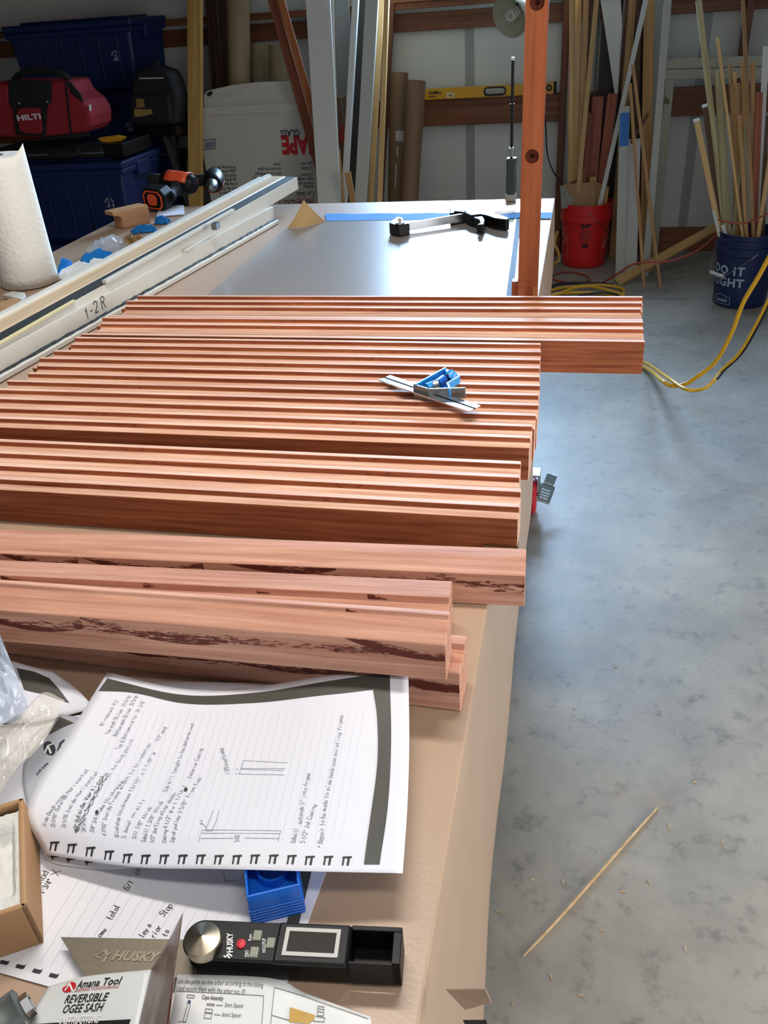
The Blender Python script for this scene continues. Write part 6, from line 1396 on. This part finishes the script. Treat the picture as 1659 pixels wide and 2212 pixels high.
dk_ = lambda pts, th, nm, m: MB().slab([Vector((Qr(x, y).x, yR - .001, Qr(x, y).z)) for x, y in pts], (0, -th, 0)).build(nm, m, rb, bevel=.004)
dk_([(75, 625), (408, 628), (405, 790), (375, 830), (360, 1060), (135, 1050), (110, 840), (75, 800)], .012, 'black_panel', blkf)
pkt = dk_([(150, 855), (180, 838), (325, 835), (345, 1010), (330, 1040), (220, 1035), (170, 1015), (148, 930)], .022, 'front_pocket', redf)
dk_([(-60, 665), (72, 655), (78, 810), (20, 830), (-60, 820)], .018, 'side_pocket', redf)
dk_([(520, 632), (560, 640), (640, 740), (655, 800), (560, 725)], .010, 'shoulder_panel', blkf)
dk_([(508, 632), (522, 632), (565, 1050), (552, 1054)], .006, 'seam', blkf)
dk_([(350, 1062), (705, 1030), (700, 1058), (560, 1078), (350, 1090)], .010, 'bottom_binding', blkf)
MB().tube(spline([Qr(110, 620, .05), Qr(200, 560, .04), Qr(330, 548, .04), Qr(470, 570, .04), Qr(540, 625, .05)], 6), .016, 10).build('carry_handle', blkf, rb, smooth=True)
MB().tube([Qr(700, 815, -.002), Qr(702, 860, -.004)], .006, 8).build('strap_ring', white_m, rb, smooth=True)
for x, y in ((160, 802), (378, 790)): p = Qr(x, y); MB().lathe([(.0001, .004), (.006, .003), (.008, 0)], 12, frame((p.x, yR - .013, p.z), (0, -1, 0), (1, 0, 0))).build('rivet', steel_m, rb, smooth=True)
mb = MB(); p = Qr(155, 935); sz = Qr(155, 895).z - p.z; wd = Qr(345, 935).x - p.x
vs, fs = text2d('HILTI', size=1, bold=.035); mxx = max(v[0] for v in vs)
mb.add([(p.x + x / mxx * wd, yR - .0245, p.z + y / .69 * sz + x / mxx * sz * .15) for x, y in vs], fs); mb.build('printed_words', white_m, rb)
# yellow tool end sticking out below
yt_ = thing('yellow_tool', 'tool with a yellow curved end lying between the red bag and the stand', 'tool', aty(235, 300, yL + .1))
MB().slab([Vector((aty(x / 3.607, y / 3.607, yL + .08).x, yL + .08, aty(x / 3.607, y / 3.607, yL + .08).z)) for x, y in ((752, 1078), (900, 1060), (960, 1075), (935, 1102), (850, 1112), (790, 1110))], (0, .05, 0)).build('yellow_shell', plain('yellow plastic', 'cf9320', .4), yt_, bevel=.006)
q0_ = aty(235, 322, yL + .1)
MB().box(bx1 + .008, q0_.x + .12, yL + .03, yL + .36, zl + .001, aty(235, 308, yL + .08).z).build('black_base', black_pl, yt_, bevel=.006)
# black tool stand with a backpack on it
yS = 4.72; sx0, sx1 = aty(287, 250, yS).x, aty(375, 250, yS).x; zs0 = aty(330, 275, yS).z
stn = thing('work_stand', 'black splayed leg work stand in the dark corner by the pine stud', 'stand', ((sx0 + sx1) / 2, yS + .10, 0))
MB().box(sx0, sx1, yS, yS + .20, zs0 - .05, zs0).build('stand_top', black_pl, stn, bevel=.006)
for (px0, px1, yy) in ((312, 318, yS + .03), (352, 386, yS + .03), (300, 296, yS + .18), (368, 388, yS + .18)):
    a = aty(px0, 277, yy); a.z = zs0 - .045; b = aty(px1, 385, yy); dd = b - a; foot = a + dd * ((a.z - .012) / (a.z - b.z)); foot.z = .012
    MB().tube([a, foot], [.022, .019], 8).build('leg', black_rb, stn, smooth=True)
a, b = aty(305, 335, yS + .03), aty(372, 332, yS + .03); MB().tube([a, b], .008, 8).build('cross_brace', black_rb, stn, smooth=True)
bp0 = thing('tool_backpack', 'black tool backpack with a reflective stripe standing on the work stand', 'bag', ((sx0 + sx1) / 2, yS + .10, zs0))
Qs = lambda x, y, d=0: aty(*G1(x, y), yS + .02 + d)
pp = [(1020, 1000), (1370, 1000), (1375, 760), (1335, 620), (1300, 560), (1200, 528), (1110, 528), (1045, 560), (1020, 680)]
MB().slab([Vector((Qs(x, y).x, yS + .02, max(Qs(x, y).z, zs0 + .002))) for x, y in pp], (0, .17, 0)).build('pack_body', blkf, bp0, bevel=.02, seg=3)
MB().slab([Qs(x, y, -.002) for x, y in ((1030, 740), (1330, 730), (1350, 950), (1030, 960))], (0, -.03, 0)).build('front_pocket', blkf, bp0, bevel=.012, seg=2)
MB().slab([Qs(x, y, -.003) for x, y in ((1085, 606), (1275, 602), (1275, 612), (1085, 616))], (0, -.002, 0)).build('reflective_stripe', plain('reflective strip', 'b9bcc0', .4, var=.2), bp0)
MB().slab([Qs(x, y, -.033) for x, y in ((1062, 768), (1120, 770), (1128, 835), (1065, 840))], (0, -.002, 0)).build('tan_tag', plain('tan tag', '8a6c3c', .7), bp0)
MB().slab([Qs(x, y, -.033) for x, y in ((1045, 848), (1180, 852), (1190, 885), (1120, 905), (1050, 910))], (0, -.002, 0)).build('yellow_tag', plain('yellow tag', '94803f', .7, var=.3), bp0)
MB().tube(spline([Qs(1215, 535, .05), Qs(1205, 490, .05), Qs(1220, 478, .05), Qs(1235, 500, .05), Qs(1240, 540, .05)], 6), .006, 8).build('top_loop', blkf, bp0, smooth=True)
